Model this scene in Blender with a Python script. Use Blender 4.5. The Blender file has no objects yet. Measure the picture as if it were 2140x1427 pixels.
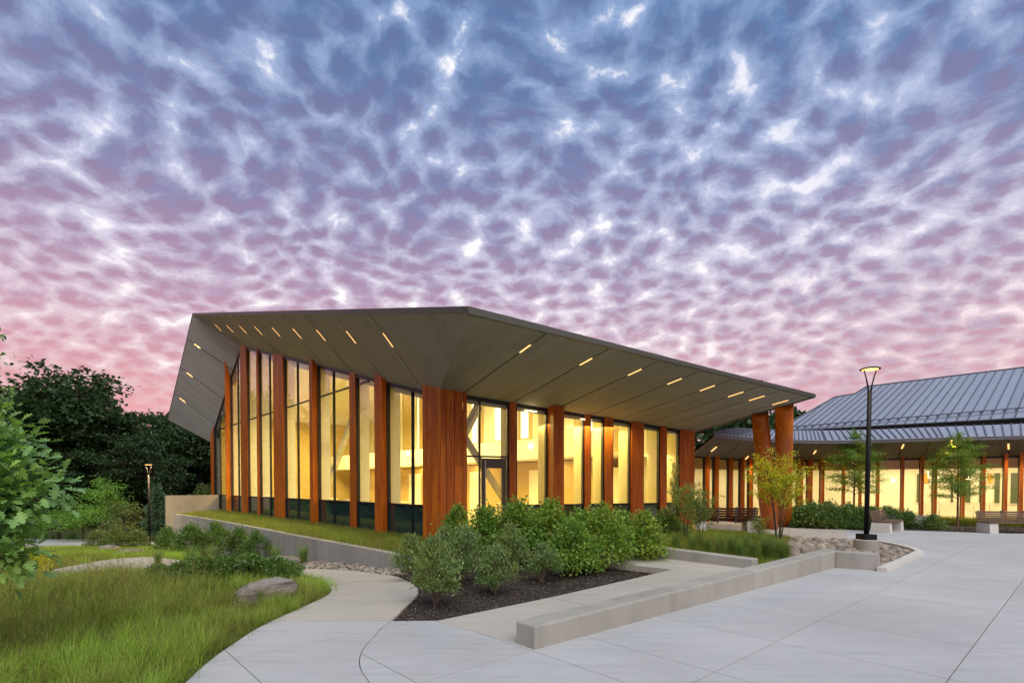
import bpy, math, random
import numpy as np
from mathutils import Vector

D = bpy.data
SC = bpy.context.scene
COL = SC.collection
R = math.radians
random.seed(11)
rng = np.random.default_rng(11)

# ------------------------------------------------------------------ camera
EYE = 1.70
FPX, CX, HY, PITCH = 1090.0, 1070.0, 1015.0, R(1.2)      # from the survey of the photograph (2140 x 1427)
PY0 = HY + FPX * math.tan(PITCH)
cam_data = D.cameras.new('camera')
cam = D.objects.new('camera', cam_data)
COL.objects.link(cam)
cam.location = (0, 0, EYE)
cam.rotation_euler = (R(90) - PITCH, 0, 0)
cam_data.sensor_width = 36.0
cam_data.lens = FPX / 2140.0 * 36.0
cam_data.shift_y = (PY0 - 713.5) / 2140.0
cam_data.clip_start = 0.1
cam_data.clip_end = 3000
SC.camera = cam

# ------------------------------------------------------------------ render / exposure
SC.render.engine = 'CYCLES'
SC.cycles.use_denoising = True
SC.cycles.max_bounces = 7
SC.cycles.diffuse_bounces = 4
SC.cycles.glossy_bounces = 3
SC.cycles.transmission_bounces = 4
SC.cycles.transparent_max_bounces = 14
SC.cycles.sample_clamp_indirect = 6.0
SC.cycles.caustics_reflective = False
SC.cycles.caustics_refractive = False
SC.view_settings.view_transform = 'Standard'
SC.view_settings.look = 'None'
SC.view_settings.gamma = 1.0
SC.view_settings.use_curve_mapping = False
SC.view_settings.exposure = 0.0

# ------------------------------------------------------------------ node helpers
class NT:
    def __init__(self, tree):
        self.t = tree
        self.n = tree.nodes
        self.l = tree.links
    def node(self, typ, **kw):
        nd = self.n.new(typ)
        for k, v in kw.items():
            setattr(nd, k, v)
        return nd
    def put(self, sock, val):
        if hasattr(val, 'is_output'):
            self.l.new(val, sock)
        elif val is not None:
            if isinstance(val, (tuple, list)) and sock.type == 'RGBA' and len(val) == 3:
                val = (*val, 1.0)
            sock.default_value = val
    def math(self, op, a, b=None, c=None, clamp=False):
        nd = self.node('ShaderNodeMath', operation=op)
        nd.use_clamp = clamp
        self.put(nd.inputs[0], a)
        if b is not None: self.put(nd.inputs[1], b)
        if c is not None: self.put(nd.inputs[2], c)
        return nd.outputs[0]
    def vmath(self, op, a, b=None, scale=None):
        nd = self.node('ShaderNodeVectorMath', operation=op)
        self.put(nd.inputs[0], a)
        if b is not None: self.put(nd.inputs[1], b)
        if scale is not None: self.put(nd.inputs['Scale'], scale)
        return nd.outputs['Value'] if op in ('DOT_PRODUCT', 'LENGTH') else nd.outputs[0]
    def mix(self, f, a, b, blend='MIX'):
        nd = self.node('ShaderNodeMix', data_type='RGBA', blend_type=blend)
        nd.clamp_factor = True
        self.put(nd.inputs[0], f)
        self.put(nd.inputs[6], a)
        self.put(nd.inputs[7], b)
        return nd.outputs[2]
    def ramp(self, f, stops, interp='LINEAR'):
        nd = self.node('ShaderNodeValToRGB')
        cr = nd.color_ramp
        cr.interpolation = interp
        while len(cr.elements) < len(stops):
            cr.elements.new(0.5)
        for e, (p, c) in zip(cr.elements, stops):
            e.position = p
            e.color = (*c, 1.0) if len(c) == 3 else c
        self.put(nd.inputs[0], f)
        return nd.outputs[0]
    def smooth(self, x, lo, hi, a=0.0, b=1.0):
        nd = self.node('ShaderNodeMapRange', interpolation_type='SMOOTHSTEP')
        self.put(nd.inputs[0], x)
        for i, v in enumerate((lo, hi, a, b)):
            self.put(nd.inputs[i + 1], v)
        return nd.outputs[0]
    def noise(self, vec, scale, detail=4.0, rough=0.55, dist=0.0, dim='3D'):
        nd = self.node('ShaderNodeTexNoise', noise_dimensions=dim)
        if vec is not None: self.put(nd.inputs['Vector'], vec)
        nd.inputs['Scale'].default_value = scale
        nd.inputs['Detail'].default_value = detail
        nd.inputs['Roughness'].default_value = rough
        nd.inputs['Distortion'].default_value = dist
        return nd.outputs['Fac']
    def mapping(self, vec, scale=(1, 1, 1), rot=(0, 0, 0), loc=(0, 0, 0)):
        nd = self.node('ShaderNodeMapping')
        self.put(nd.inputs['Vector'], vec)
        nd.inputs['Scale'].default_value = scale
        nd.inputs['Rotation'].default_value = rot
        nd.inputs['Location'].default_value = loc
        return nd.outputs[0]

# ------------------------------------------------------------------ world: dusk sky with altocumulus
def build_world():
    w = D.worlds.new('World')
    SC.world = w
    w.use_nodes = True
    t = NT(w.node_tree)
    t.n.clear()
    out = t.node('ShaderNodeOutputWorld')
    bg = t.node('ShaderNodeBackground')
    t.l.new(bg.outputs[0], out.inputs[0])
    tc = t.node('ShaderNodeTexCoord')
    d = t.vmath('NORMALIZE', tc.outputs['Generated'])
    sep = t.node('ShaderNodeSeparateXYZ')
    t.put(sep.inputs[0], d)
    dx, dy, dz = sep.outputs
    el = t.math('MAXIMUM', dz, 0.0)
    inv = t.math('DIVIDE', 1.0, t.math('ADD', el, 0.36))
    comb = t.node('ShaderNodeCombineXYZ')
    t.put(comb.inputs[0], t.math('MULTIPLY', dx, inv))
    t.put(comb.inputs[1], t.math('MULTIPLY', dy, inv))
    p = comb.outputs[0]
    # ragged warp, then puffs with a finer billow on top and a broad coverage field
    def warp(vec, sc, amt, det=2.0):
        wn = t.node('ShaderNodeTexNoise', noise_dimensions='2D')
        t.put(wn.inputs['Vector'], vec)
        wn.inputs['Scale'].default_value = sc
        wn.inputs['Detail'].default_value = det
        return t.vmath('ADD', vec, t.vmath('SCALE', t.vmath('SUBTRACT', wn.outputs['Color'], (0.5, 0.5, 0.5)), scale=amt))
    pw = warp(warp(p, 3.0, 0.10), 22.0, 0.022, 3.0)
    pw = t.mapping(pw, scale=(0.88, 1.0, 1.0), rot=(0, 0, R(24)))
    def density(vec):
        vo = t.node('ShaderNodeTexVoronoi', voronoi_dimensions='2D', feature='SMOOTH_F1')
        t.put(vo.inputs['Vector'], vec)
        vo.inputs['Scale'].default_value = 19.5
        vo.inputs['Smoothness'].default_value = 0.6
        vo.inputs['Randomness'].default_value = 1.0
        puff = t.math('SUBTRACT', 1.0, t.math('MULTIPLY', vo.outputs['Distance'], 1.45))
        fine = t.noise(vec, 24.0, 6.0, 0.66, 0.0, '2D')
        mid = t.noise(vec, 8.0, 2.0, 0.5, 0.0, '2D')
        return t.math('ADD', t.math('ADD', t.math('MULTIPLY', puff, 0.50), t.math('MULTIPLY', fine, 0.80)), t.math('MULTIPLY', mid, 0.34))
    dens = t.math('SUBTRACT', density(pw), 0.065)
    toward = t.vmath('ADD', pw, t.vmath('SCALE', t.vmath('NORMALIZE', pw), scale=0.030))
    dens2 = t.math('SUBTRACT', density(toward), 0.065)
    broad = t.noise(p, 1.1, 2.0, 0.5, 0.4, '2D')
    cov = t.math('ADD', dens, t.math('MULTIPLY', t.math('SUBTRACT', broad, 0.5), 0.30))
    thick = t.smooth(cov, CLO - 0.02, CHI)                # 0 clear gap .. 1 thick cloud
    under = t.math('MULTIPLY', t.smooth(t.math('SUBTRACT', dens, dens2), -0.03, 0.20), thick)
    # colours of the cloud body, of its sun-touched underside and of the gaps, by elevation
    cloud_a = t.ramp(el, [(0.0, (0.92, 0.43, 0.38)), (0.12, (0.84, 0.42, 0.44)), (0.28, (0.55, 0.37, 0.51)),
                          (0.44, (0.26, 0.255, 0.45)), (0.60, (0.135, 0.21, 0.41)), (0.75, (0.10, 0.19, 0.39)), (1.0, (0.08, 0.16, 0.35))])
    cloud_b = t.ramp(el, [(0.0, (0.74, 0.46, 0.51)), (0.12, (0.68, 0.46, 0.54)), (0.28, (0.46, 0.38, 0.53)),
                          (0.44, (0.24, 0.275, 0.48)), (0.60, (0.12, 0.215, 0.43)), (0.75, (0.085, 0.19, 0.40)), (1.0, (0.08, 0.16, 0.35))])
    side = t.smooth(t.math('DIVIDE', dx, t.math('MAXIMUM', t.math('ABSOLUTE', dy), 0.05)), -0.35, 0.75)
    cloud = t.mix(side, cloud_a, cloud_b)
    gap = t.ramp(el, [(0.0, (0.86, 0.44, 0.40)), (0.10, (0.82, 0.50, 0.52)), (0.22, (0.88, 0.70, 0.75)),
                      (0.36, (0.80, 0.76, 0.90)), (0.52, (0.50, 0.58, 0.82)), (0.70, (0.28, 0.42, 0.70)), (1.0, (0.28, 0.42, 0.70))])
    pink = t.ramp(el, [(0.0, (0.90, 0.35, 0.32)), (0.15, (0.76, 0.33, 0.37)), (0.34, (0.44, 0.26, 0.38)),
                       (0.6, (0.16, 0.185, 0.36)), (1.0, (0.10, 0.16, 0.34))])
    body = t.mix(t.math('MULTIPLY', under, 0.50), cloud, pink)
    haze = t.smooth(el, 0.0, 0.22, 0.35, 0.0)
    thick_h = t.math('ADD', thick, t.math('MULTIPLY', t.math('SUBTRACT', 0.72, thick), haze))
    col = t.mix(thick_h, gap, body)
    # brighter rims where the sheet thins out towards the afterglow
    glow_dir = t.vmath('DOT_PRODUCT', d, Vector((-0.12, 0.87, 0.48)).normalized())
    glow = t.smooth(glow_dir, 0.78, 1.0)
    rim = t.math('MULTIPLY', t.math('SUBTRACT', 1.0, t.smooth(cov, CLO - 0.05, CLO + 0.20)), t.math('ADD', t.math('MULTIPLY', glow, 0.42), 0.34))
    col = t.mix(rim, col, (1.25, 1.18, 1.15))
    # a thin share of the physical dusk sky behind the clouds
    sky = t.node('ShaderNodeTexSky', sky_type='NISHITA')
    sky.sun_disc = False
    sky.sun_elevation = R(3)
    sky.sun_rotation = R(-35)
    skyl = t.vmath('SCALE', sky.outputs[0], scale=0.0007)
    col = t.vmath('ADD', col, skyl)
    low = t.smooth(dz, -0.02, 0.0)
    col = t.mix(low, (0.10, 0.09, 0.08), col)
    t.put(bg.inputs[0], col)
    bg.inputs[1].default_value = SKY
    w.cycles.sampling_method = 'MANUAL'
    w.cycles.sample_map_resolution = 512

SKY = 1.0
CLO, CHI = 0.30, 0.94
build_world()

sun_data = D.lights.new('sun', 'SUN')
sun_data.energy = 3.0
sun_data.angle = R(60)
sun_data.color = (1.0, 0.96, 0.86)
sun = D.objects.new('sun', sun_data)
sun.rotation_euler = (R(38), 0, R(18))
sun.location = (0, 0, 60)
COL.objects.link(sun)

# ------------------------------------------------------------------ survey: pixel rays against known planes of the place
_up = Vector((0, math.sin(PITCH), math.cos(PITCH)))
_fw = Vector((0, math.cos(PITCH), -math.sin(PITCH)))
EYEV = Vector((0, 0, EYE))
def ray(px, py):
    return Vector((1, 0, 0)) * ((px - CX) / FPX) + _up * ((PY0 - py) / FPX) + _fw
def on_z(px, py, z=0.0):
    d = ray(px, py)
    return EYEV + d * ((z - EYE) / d.z)
def on_plane(px, py, p0, n):
    d = ray(px, py)
    return EYEV + d * ((Vector(p0) - EYEV).dot(n) / d.dot(n))
def at_y(px, py, Y):
    d = ray(px, py)
    return EYEV + d * (Y / d.y)

def sm(t):
    t = np.clip(t, 0, 1)
    return t * t * (3 - 2 * t)
def T(x, y):
    """height of the natural ground: level plaza, falling garden on the left, raised bank at the door"""
    x = np.asarray(x, float); y = np.asarray(y, float)
    low = -0.085 * np.maximum(0, y - 8.5) * sm((-1.0 - x) / 2.2)
    low = np.maximum(low, -1.95)
    up = 0.30 * sm((y - 11.0) / 3.2) * sm((9.5 - x) / 3.5) * sm((x + 1.5) / 2.0)
    return low + up
def Tf(x, y):
    return float(T(x, y))
def G(px, py):
    d = ray(px, py)
    a, b = 2.0, 4.0
    f = lambda k: EYE + d.z * k - Tf(d.x * k, d.y * k)
    while f(b) > 0 and b < 90:
        a, b = b, b * 1.06
    for _ in range(40):
        m = (a + b) / 2
        if f(m) > 0: a = m
        else: b = m
    return Vector((d.x * a, d.y * a, Tf(d.x * a, d.y * a)))

# ------------------------------------------------------------------ object helpers
def tag(o, label=None, cat=None, group=None, kind=None):
    if label: o['label'] = label
    if cat: o['category'] = cat
    if group: o['group'] = group
    if kind: o['kind'] = kind
    return o
def thing(name, label, cat, loc=(0, 0, 0), rotz=0.0, group=None):
    o = D.objects.new(name, None)
    o.empty_display_size = 0.3
    COL.objects.link(o)
    o.location = loc
    o.rotation_euler = (0, 0, rotz)
    return tag(o, label, cat, group)
def root_loc(o):
    while o.parent is not None:
        o = o.parent
    return Vector(o.location)
def link(name, me, parent=None):
    o = D.objects.new(name, me)
    COL.objects.link(o)
    if parent is not None:
        o.parent = parent
    return o

class MB:
    """collects boxes, prisms and tubes and links them as one mesh object"""
    def __init__(self):
        self.v = []; self.f = []
    def add(self, vs, fs):
        k = len(self.v)
        self.v.extend([tuple(v) for v in vs])
        self.f.extend([tuple(i + k for i in f) for f in fs])
        return self
    def prism(self, poly, ext):
        """poly: ring of 3D points; ext: extrusion vector"""
        n = len(poly)
        e = Vector(ext)
        top = [Vector(p) + e for p in poly]
        fs = [tuple(range(n))[::-1], tuple(range(n, 2 * n))]
        fs += [(i, (i + 1) % n, n + (i + 1) % n, n + i) for i in range(n)]
        return self.add(list(poly) + top, fs)
    def hull(self, a, b):
        """two rings of equal length joined (bottom a, top b)"""
        n = len(a)
        fs = [tuple(range(n))[::-1], tuple(range(n, 2 * n))]
        fs += [(i, (i + 1) % n, n + (i + 1) % n, n + i) for i in range(n)]
        return self.add(list(a) + list(b), fs)
    def box(self, c, sx, sy, sz, rot=0.0):
        cs, sn = math.cos(rot), math.sin(rot)
        pts = []
        for z in (-sz / 2, sz / 2):
            for x, y in ((-sx / 2, -sy / 2), (sx / 2, -sy / 2), (sx / 2, sy / 2), (-sx / 2, sy / 2)):
                pts.append((c[0] + x * cs - y * sn, c[1] + x * sn + y * cs, c[2] + z))
        return self.hull(pts[:4], pts[4:])
    def bar(self, p, q, w, h, up=(0, 0, 1)):
        """box from p to q, w across and h along up"""
        p, q = Vector(p), Vector(q)
        d = (q - p).normalized()
        s = d.cross(Vector(up))
        if s.length < 1e-4: s = d.cross(Vector((1, 0, 0)))
        s.normalize()
        u = s.cross(d).normalized()
        r = [s * (w / 2) + u * (h / 2), s * (-w / 2) + u * (h / 2), s * (-w / 2) - u * (h / 2), s * (w / 2) - u * (h / 2)]
        return self.hull([p + k for k in r], [q + k for k in r])
    def tube(self, pts, rad, n=6, cap=True):
        pts = [Vector(p) for p in pts]
        m = len(pts)
        if not hasattr(rad, '__len__'): rad = [rad] * m
        vs, fs = [], []
        ref = None
        for i, p in enumerate(pts):
            d = (pts[min(i + 1, m - 1)] - pts[max(i - 1, 0)]).normalized()
            if ref is None:
                ref = Vector((1, 0, 0)) if abs(d.x) < 0.8 else Vector((0, 1, 0))
            s = d.cross(ref).normalized()
            u = s.cross(d).normalized()
            ref = u.cross(s) * -1 if False else ref
            for k in range(n):
                a = 2 * math.pi * k / n
                vs.append(p + (s * math.cos(a) + u * math.sin(a)) * rad[i])
        for i in range(m - 1):
            for k in range(n):
                fs.append((i * n + k, i * n + (k + 1) % n, (i + 1) * n + (k + 1) % n, (i + 1) * n + k))
        if cap:
            fs.append(tuple(range(n))[::-1]); fs.append(tuple(range((m - 1) * n, m * n)))
        return self.add(vs, fs)
    def lathe(self, prof, n=24, c=(0, 0, 0)):
        vs, fs = [], []
        for r, z in prof:
            for k in range(n):
                a = 2 * math.pi * k / n
                vs.append((c[0] + r * math.cos(a), c[1] + r * math.sin(a), c[2] + z))
        for i in range(len(prof) - 1):
            for k in range(n):
                fs.append((i * n + k, i * n + (k + 1) % n, (i + 1) * n + (k + 1) % n, (i + 1) * n + k))
        fs.append(tuple(range(n))[::-1]); fs.append(tuple(range((len(prof) - 1) * n, len(prof) * n)))
        return self.add(vs, fs)
    def build(self, name, mat, parent=None, world=False, smooth=False, bevel=0.0):
        vs = self.v
        if world and parent is not None:
            o0 = root_loc(parent)
            vs = [(v[0] - o0.x, v[1] - o0.y, v[2] - o0.z) for v in vs]
        me = D.meshes.new(name)
        me.from_pydata([tuple(v) for v in vs], [], self.f)
        me.validate()
        if bevel > 0:
            import bmesh
            bm = bmesh.new(); bm.from_mesh(me)
            bmesh.ops.remove_doubles(bm, verts=bm.verts, dist=1e-5)
            bmesh.ops.recalc_face_normals(bm, faces=bm.faces)
            ed = [e for e in bm.edges if len(e.link_faces) == 2 and e.calc_face_angle(0) > 0.5]
            bmesh.ops.bevel(bm, geom=ed, offset=bevel, segments=2, profile=0.5, affect='EDGES', clamp_overlap=True)
            bm.to_mesh(me); bm.free()
        else:
            import bmesh
            bm = bmesh.new(); bm.from_mesh(me)
            bmesh.ops.recalc_face_normals(bm, faces=bm.faces)
            bm.to_mesh(me); bm.free()
        me.materials.append(mat)
        if smooth:
            me.polygons.foreach_set('use_smooth', [True] * len(me.polygons))
        return link(name, me, parent)

def np_mesh(name, V, faces, mat, smooth=True):
    """mesh data from numpy arrays; faces is a list of (n, k) index arrays"""
    me = D.meshes.new(name)
    V = np.ascontiguousarray(V, dtype=np.float32)
    me.vertices.add(len(V))
    me.vertices.foreach_set('co', V.ravel())
    loops = np.concatenate([f.ravel() for f in faces]).astype(np.int32)
    tot = np.concatenate([np.full(len(f), f.shape[1]) for f in faces]).astype(np.int32)
    start = np.concatenate([[0], np.cumsum(tot)[:-1]]).astype(np.int32)
    me.loops.add(len(loops))
    me.loops.foreach_set('vertex_index', loops)
    me.polygons.add(len(tot))
    me.polygons.foreach_set('loop_start', start)
    me.polygons.foreach_set('loop_total', tot)
    if smooth:
        me.polygons.foreach_set('use_smooth', np.ones(len(tot), dtype=bool))
    me.update(calc_edges=True)
    for m in (mat if isinstance(mat, (list, tuple)) else [mat]):
        me.materials.append(m)
    return me

def copy_tree(o, parent=None):
    c = o.copy()
    COL.objects.link(c)
    if parent is not None: c.parent = parent
    for ch in [x for x in o.children]:
        copy_tree(ch, c)
    return c

def clip(poly, a, b, c):
    """keep the part of a 2D polygon with a*x + b*y <= c"""
    out = []
    n = len(poly)
    for i in range(n):
        p, q = poly[i], poly[(i + 1) % n]
        dp, dq = a * p[0] + b * p[1] - c, a * q[0] + b * q[1] - c
        if dp <= 0: out.append(p)
        if (dp < 0 < dq) or (dq < 0 < dp):
            t = dp / (dp - dq)
            out.append((p[0] + (q[0] - p[0]) * t, p[1] + (q[1] - p[1]) * t))
    return out
def cell(poly, x0, x1, y0, y1):
    for a, b, c in ((-1, 0, -x0), (1, 0, x1), (0, -1, -y0), (0, 1, y1)):
        poly = clip(poly, a, b, c)
        if len(poly) < 3: return []
    # drop repeated points
    out = []
    for p in poly:
        if not out or math.hypot(p[0] - out[-1][0], p[1] - out[-1][1]) > 1e-4: out.append(p)
    if len(out) > 1 and math.hypot(out[0][0] - out[-1][0], out[0][1] - out[-1][1]) < 1e-4: out.pop()
    return out if len(out) >= 3 else []
def area2(poly):
    return abs(sum(poly[i][0] * poly[(i + 1) % len(poly)][1] - poly[(i + 1) % len(poly)][0] * poly[i][1] for i in range(len(poly)))) / 2
def inside(poly, X, Y):
    """vectorised point in polygon"""
    X = np.asarray(X); Y = np.asarray(Y)
    r = np.zeros(X.shape, bool)
    n = len(poly)
    j = n - 1
    for i in range(n):
        xi, yi = poly[i][0], poly[i][1]; xj, yj = poly[j][0], poly[j][1]
        c = ((yi > Y) != (yj > Y)) & (X < (xj - xi) * (Y - yi) / ((yj - yi) if yj != yi else 1e-9) + xi)
        r ^= c
        j = i
    return r
def catmull(pts, k=6, closed=False):
    pts = [Vector(p) for p in pts]
    n = len(pts)
    out = []
    rngi = range(n) if closed else range(n - 1)
    for i in rngi:
        p0 = pts[(i - 1) % n] if closed else pts[max(i - 1, 0)]
        p1, p2 = pts[i % n], pts[(i + 1) % n]
        p3 = pts[(i + 2) % n] if closed else pts[min(i + 2, n - 1)]
        for j in range(k):
            t = j / k
            out.append(0.5 * ((2 * p1) + (p2 - p0) * t + (2 * p0 - 5 * p1 + 4 * p2 - p3) * t * t + (3 * p1 - p0 - 3 * p2 + p3) * t ** 3))
    if not closed: out.append(pts[-1])
    return out
# ------------------------------------------------------------------ materials
def mat(name):
    m = D.materials.new(name)
    m.use_nodes = True
    t = NT(m.node_tree)
    t.n.clear()
    out = t.node('ShaderNodeOutputMaterial')
    return m, t, out
def principled(t, out, **kw):
    b = t.node('ShaderNodeBsdfPrincipled')
    for k, v in kw.items():
        t.put(b.inputs[k], v)
    t.l.new(b.outputs[0], out.inputs[0])
    return b
def bump(t, h, strength, dist=0.02):
    nd = t.node('ShaderNodeBump')
    nd.inputs['Strength'].default_value = strength
    nd.inputs['Distance'].default_value = dist
    t.put(nd.inputs['Height'], h)
    return nd.outputs[0]
def pos(t):
    return t.node('ShaderNodeNewGeometry').outputs['Position']
def obj_rand(t):
    return t.node('ShaderNodeObjectInfo').outputs['Random']
def isl_rand(t):
    return t.node('ShaderNodeNewGeometry').outputs['Random Per Island']

def concrete(name, c0, c1, streak=None, rough=0.85, rel=0.25, stain=0.25, rnd=0.06):
    m, t, out = mat(name)
    p = pos(t)
    big = t.noise(p, 0.55, 5, 0.6)
    fine = t.noise(p, 60, 4, 0.7)
    col = t.mix(t.smooth(big, 0.3, 0.7), c0, c1)
    if streak:
        s = t.noise(t.mapping(p, scale=streak[0], rot=streak[1]), 1.0, 5, 0.6)
        col = t.mix(t.math('MULTIPLY', t.smooth(s, 0.48, 0.75), stain), col, [k * 0.55 for k in c0])
        col = t.mix(t.math('MULTIPLY', t.smooth(s, 0.50, 0.25), stain * 0.6), col, [min(1, k * 1.25) for k in c1])
    col = t.mix(t.math('MULTIPLY', t.smooth(fine, 0.3, 0.75), 0.16), col, [k * 0.72 for k in c0])
    v = t.math('ADD', 1.0 - rnd / 2, t.math('MULTIPLY', obj_rand(t), rnd))
    col = t.vmath('SCALE', col, scale=v)
    h = t.math('ADD', t.math('MULTIPLY', fine, 0.5), big)
    principled(t, out, **{'Base Color': col, 'Roughness': rough, 'Specular IOR Level': 0.3, 'Normal': bump(t, h, rel, 0.012)})
    return m

def wood(name, base, dark, light, rough=0.42):
    m, t, out = mat(name)
    tc = t.node('ShaderNodeTexCoord').outputs['Object']
    r = obj_rand(t)
    off = t.node('ShaderNodeCombineXYZ')
    t.put(off.inputs[0], t.math('MULTIPLY', r, 37.0)); t.put(off.inputs[1], t.math('MULTIPLY', r, 11.0)); t.put(off.inputs[2], t.math('MULTIPLY', r, 5.0))
    p = t.vmath('ADD', pos(t), off.outputs[0])
    g = t.noise(t.mapping(p, scale=(26, 26, 0.9)), 1.0, 5, 0.6, 0.6)
    b = t.noise(t.mapping(p, scale=(3.5, 3.5, 0.35)), 1.0, 4, 0.6, 1.0)
    pl = t.noise(t.mapping(p, scale=(1.6, 1.6, 0.55)), 1.0, 2, 0.5)
    col = t.mix(t.smooth(g, 0.3, 0.72), dark, base)
    col = t.mix(t.math('MULTIPLY', t.smooth(b, 0.42, 0.7), 0.7), col, light)
    col = t.mix(t.math('MULTIPLY', t.smooth(pl, 0.45, 0.75), 0.45), col, dark)
    v = t.math('ADD', 0.86, t.math('MULTIPLY', r, 0.28))
    col = t.vmath('SCALE', col, scale=v)
    principled(t, out, **{'Base Color': col, 'Roughness': t.math('ADD', rough, t.math('MULTIPLY', g, 0.12)), 'Specular IOR Level': 0.32,
                          'Normal': bump(t, g, 0.10, 0.004)})
    return m

def plain(name, c, rough=0.5, metal=0.0, var=0.0, scale=3.0, spec=0.5, rnd=0.0, relief=0.0):
    m, t, out = mat(name)
    col = c
    p = pos(t)
    n = t.noise(p, scale, 4, 0.6)
    if var:
        col = t.mix(n, [k * (1 - var) for k in c], [min(1, k * (1 + var)) for k in c])
    if rnd:
        col = t.vmath('SCALE', col if hasattr(col, 'is_output') else (*c,), scale=t.math('ADD', 1 - rnd / 2, t.math('MULTIPLY', obj_rand(t), rnd)))
    kw = {'Base Color': col, 'Roughness': rough, 'Metallic': metal, 'Specular IOR Level': spec}
    if relief:
        kw['Normal'] = bump(t, t.noise(p, scale * 8, 4, 0.6), relief, 0.01)
    principled(t, out, **kw)
    return m

def emitter(name, c, s):
    m, t, out = mat(name)
    e = t.node('ShaderNodeEmission')
    t.put(e.inputs[0], c); t.put(e.inputs[1], s)
    t.l.new(e.outputs[0], out.inputs[0])
    return m

def glass(name, tint, boost=1.0, base=0.02):
    """thin architectural glass: clear with a Fresnel reflection"""
    m, t, out = mat(name)
    g = t.node('ShaderNodeNewGeometry')
    c = t.math('ABSOLUTE', t.vmath('DOT_PRODUCT', g.outputs['Normal'], g.outputs['Incoming']))
    f = t.math('ADD', t.math('MULTIPLY', t.math('ADD', 0.04, t.math('MULTIPLY', 0.96, t.math('POWER', t.math('SUBTRACT', 1.0, c), 5.0))), boost), base, clamp=True)
    tr = t.node('ShaderNodeBsdfTransparent'); t.put(tr.inputs[0], tint)
    gl = t.node('ShaderNodeBsdfGlossy'); gl.inputs['Roughness'].default_value = 0.0
    t.put(gl.inputs[0], (0.95, 0.95, 1.0))
    mx = t.node('ShaderNodeMixShader')
    t.put(mx.inputs[0], f)
    t.l.new(tr.outputs[0], mx.inputs[1]); t.l.new(gl.outputs[0], mx.inputs[2])
    t.l.new(mx.outputs[0], out.inputs[0])
    return m

def leafmat(name, a, b, c=None, trans=0.35, rough=0.5, scale=0.9):
    """leaf colours vary per leaf and in soft patches"""
    m, t, out = mat(name)
    r = isl_rand(t)
    p = pos(t)
    col = t.mix(r, a, b)
    if c is not None:
        n = t.noise(p, scale, 3, 0.6)
        col = t.mix(t.smooth(n, 0.48, 0.68), col, c)
    col = t.vmath('SCALE', col, scale=t.math('ADD', 0.75, t.math('MULTIPLY', t.math('FRACT', t.math('MULTIPLY', r, 7.31)), 0.5)))
    df = t.node('ShaderNodeBsdfPrincipled')
    t.put(df.inputs['Base Color'], col); df.inputs['Roughness'].default_value = rough
    df.inputs['Specular IOR Level'].default_value = 0.35
    tl = t.node('ShaderNodeBsdfTranslucent')
    t.put(tl.inputs[0], t.vmath('MULTIPLY', col, (1.25, 1.35, 0.6)))
    mx = t.node('ShaderNodeMixShader'); mx.inputs[0].default_value = trans
    t.l.new(df.outputs[0], mx.inputs[1]); t.l.new(tl.outputs[0], mx.inputs[2])
    t.l.new(mx.outputs[0], out.inputs[0])
    return m

M = {}
M['paving'] = concrete('pale_paving_concrete', (0.405, 0.405, 0.403), (0.478, 0.478, 0.475), ((0.9, 9.0, 1), (0, 0, R(38))), 0.8, 0.10, 0.26, 0.08)
M['walk'] = concrete('walk_concrete_warm_tint', (0.41, 0.375, 0.32), (0.485, 0.445, 0.385), ((0.9, 9.0, 1), (0, 0, R(15))), 0.8, 0.10, 0.26, 0.07)  # warm spill from windows and lamps is put into this beige base colour
M['joint'] = plain('joint_filler', (0.17, 0.17, 0.165), 0.95)
M['wall_concrete'] = concrete('wall_concrete', (0.315, 0.30, 0.262), (0.395, 0.38, 0.34), ((2.6, 2.6, 0.6), (0, 0, 0)), 0.85, 0.35, 0.42, 0.08)
M['end_concrete'] = concrete('end_wall_concrete', (0.34, 0.29, 0.22), (0.42, 0.36, 0.28), ((1.5, 1.5, 1.2), (0, 0, 0)), 0.85, 0.4, 0.35, 0.05)
M['wood'] = wood('red_cedar_panel', (0.56, 0.138, 0.008), (0.33, 0.062, 0.006), (0.70, 0.22, 0.013), 0.46)
M['wood_column'] = wood('polished_cedar_cladding', (0.58, 0.150, 0.009), (0.44, 0.095, 0.007), (0.68, 0.21, 0.013), 0.26)
M['wood_bench'] = wood('bench_timber', (0.16, 0.095, 0.06), (0.09, 0.05, 0.03), (0.22, 0.15, 0.10), 0.6)
M['wood_bench_dark'] = wood('dark_bench_timber', (0.13, 0.045, 0.025), (0.07, 0.022, 0.012), (0.18, 0.07, 0.04), 0.5)
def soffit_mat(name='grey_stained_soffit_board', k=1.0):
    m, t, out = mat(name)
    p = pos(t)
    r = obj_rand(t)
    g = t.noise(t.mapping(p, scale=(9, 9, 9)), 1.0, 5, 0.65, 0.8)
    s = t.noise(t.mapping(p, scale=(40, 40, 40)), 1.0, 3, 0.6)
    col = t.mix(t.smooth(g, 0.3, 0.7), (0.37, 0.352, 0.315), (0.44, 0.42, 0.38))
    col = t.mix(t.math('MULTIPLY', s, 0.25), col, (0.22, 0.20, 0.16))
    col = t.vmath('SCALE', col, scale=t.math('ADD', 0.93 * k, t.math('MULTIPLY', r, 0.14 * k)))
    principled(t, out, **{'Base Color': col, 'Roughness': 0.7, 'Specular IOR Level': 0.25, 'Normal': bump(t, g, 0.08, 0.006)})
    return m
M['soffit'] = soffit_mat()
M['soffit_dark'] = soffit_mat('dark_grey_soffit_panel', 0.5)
M['dark'] = plain('dark_joint', (0.012, 0.012, 0.012), 0.9)
M['fascia'] = plain('grey_metal_fascia', (0.115, 0.115, 0.10), 0.5, 0.2, 0.08)
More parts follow.
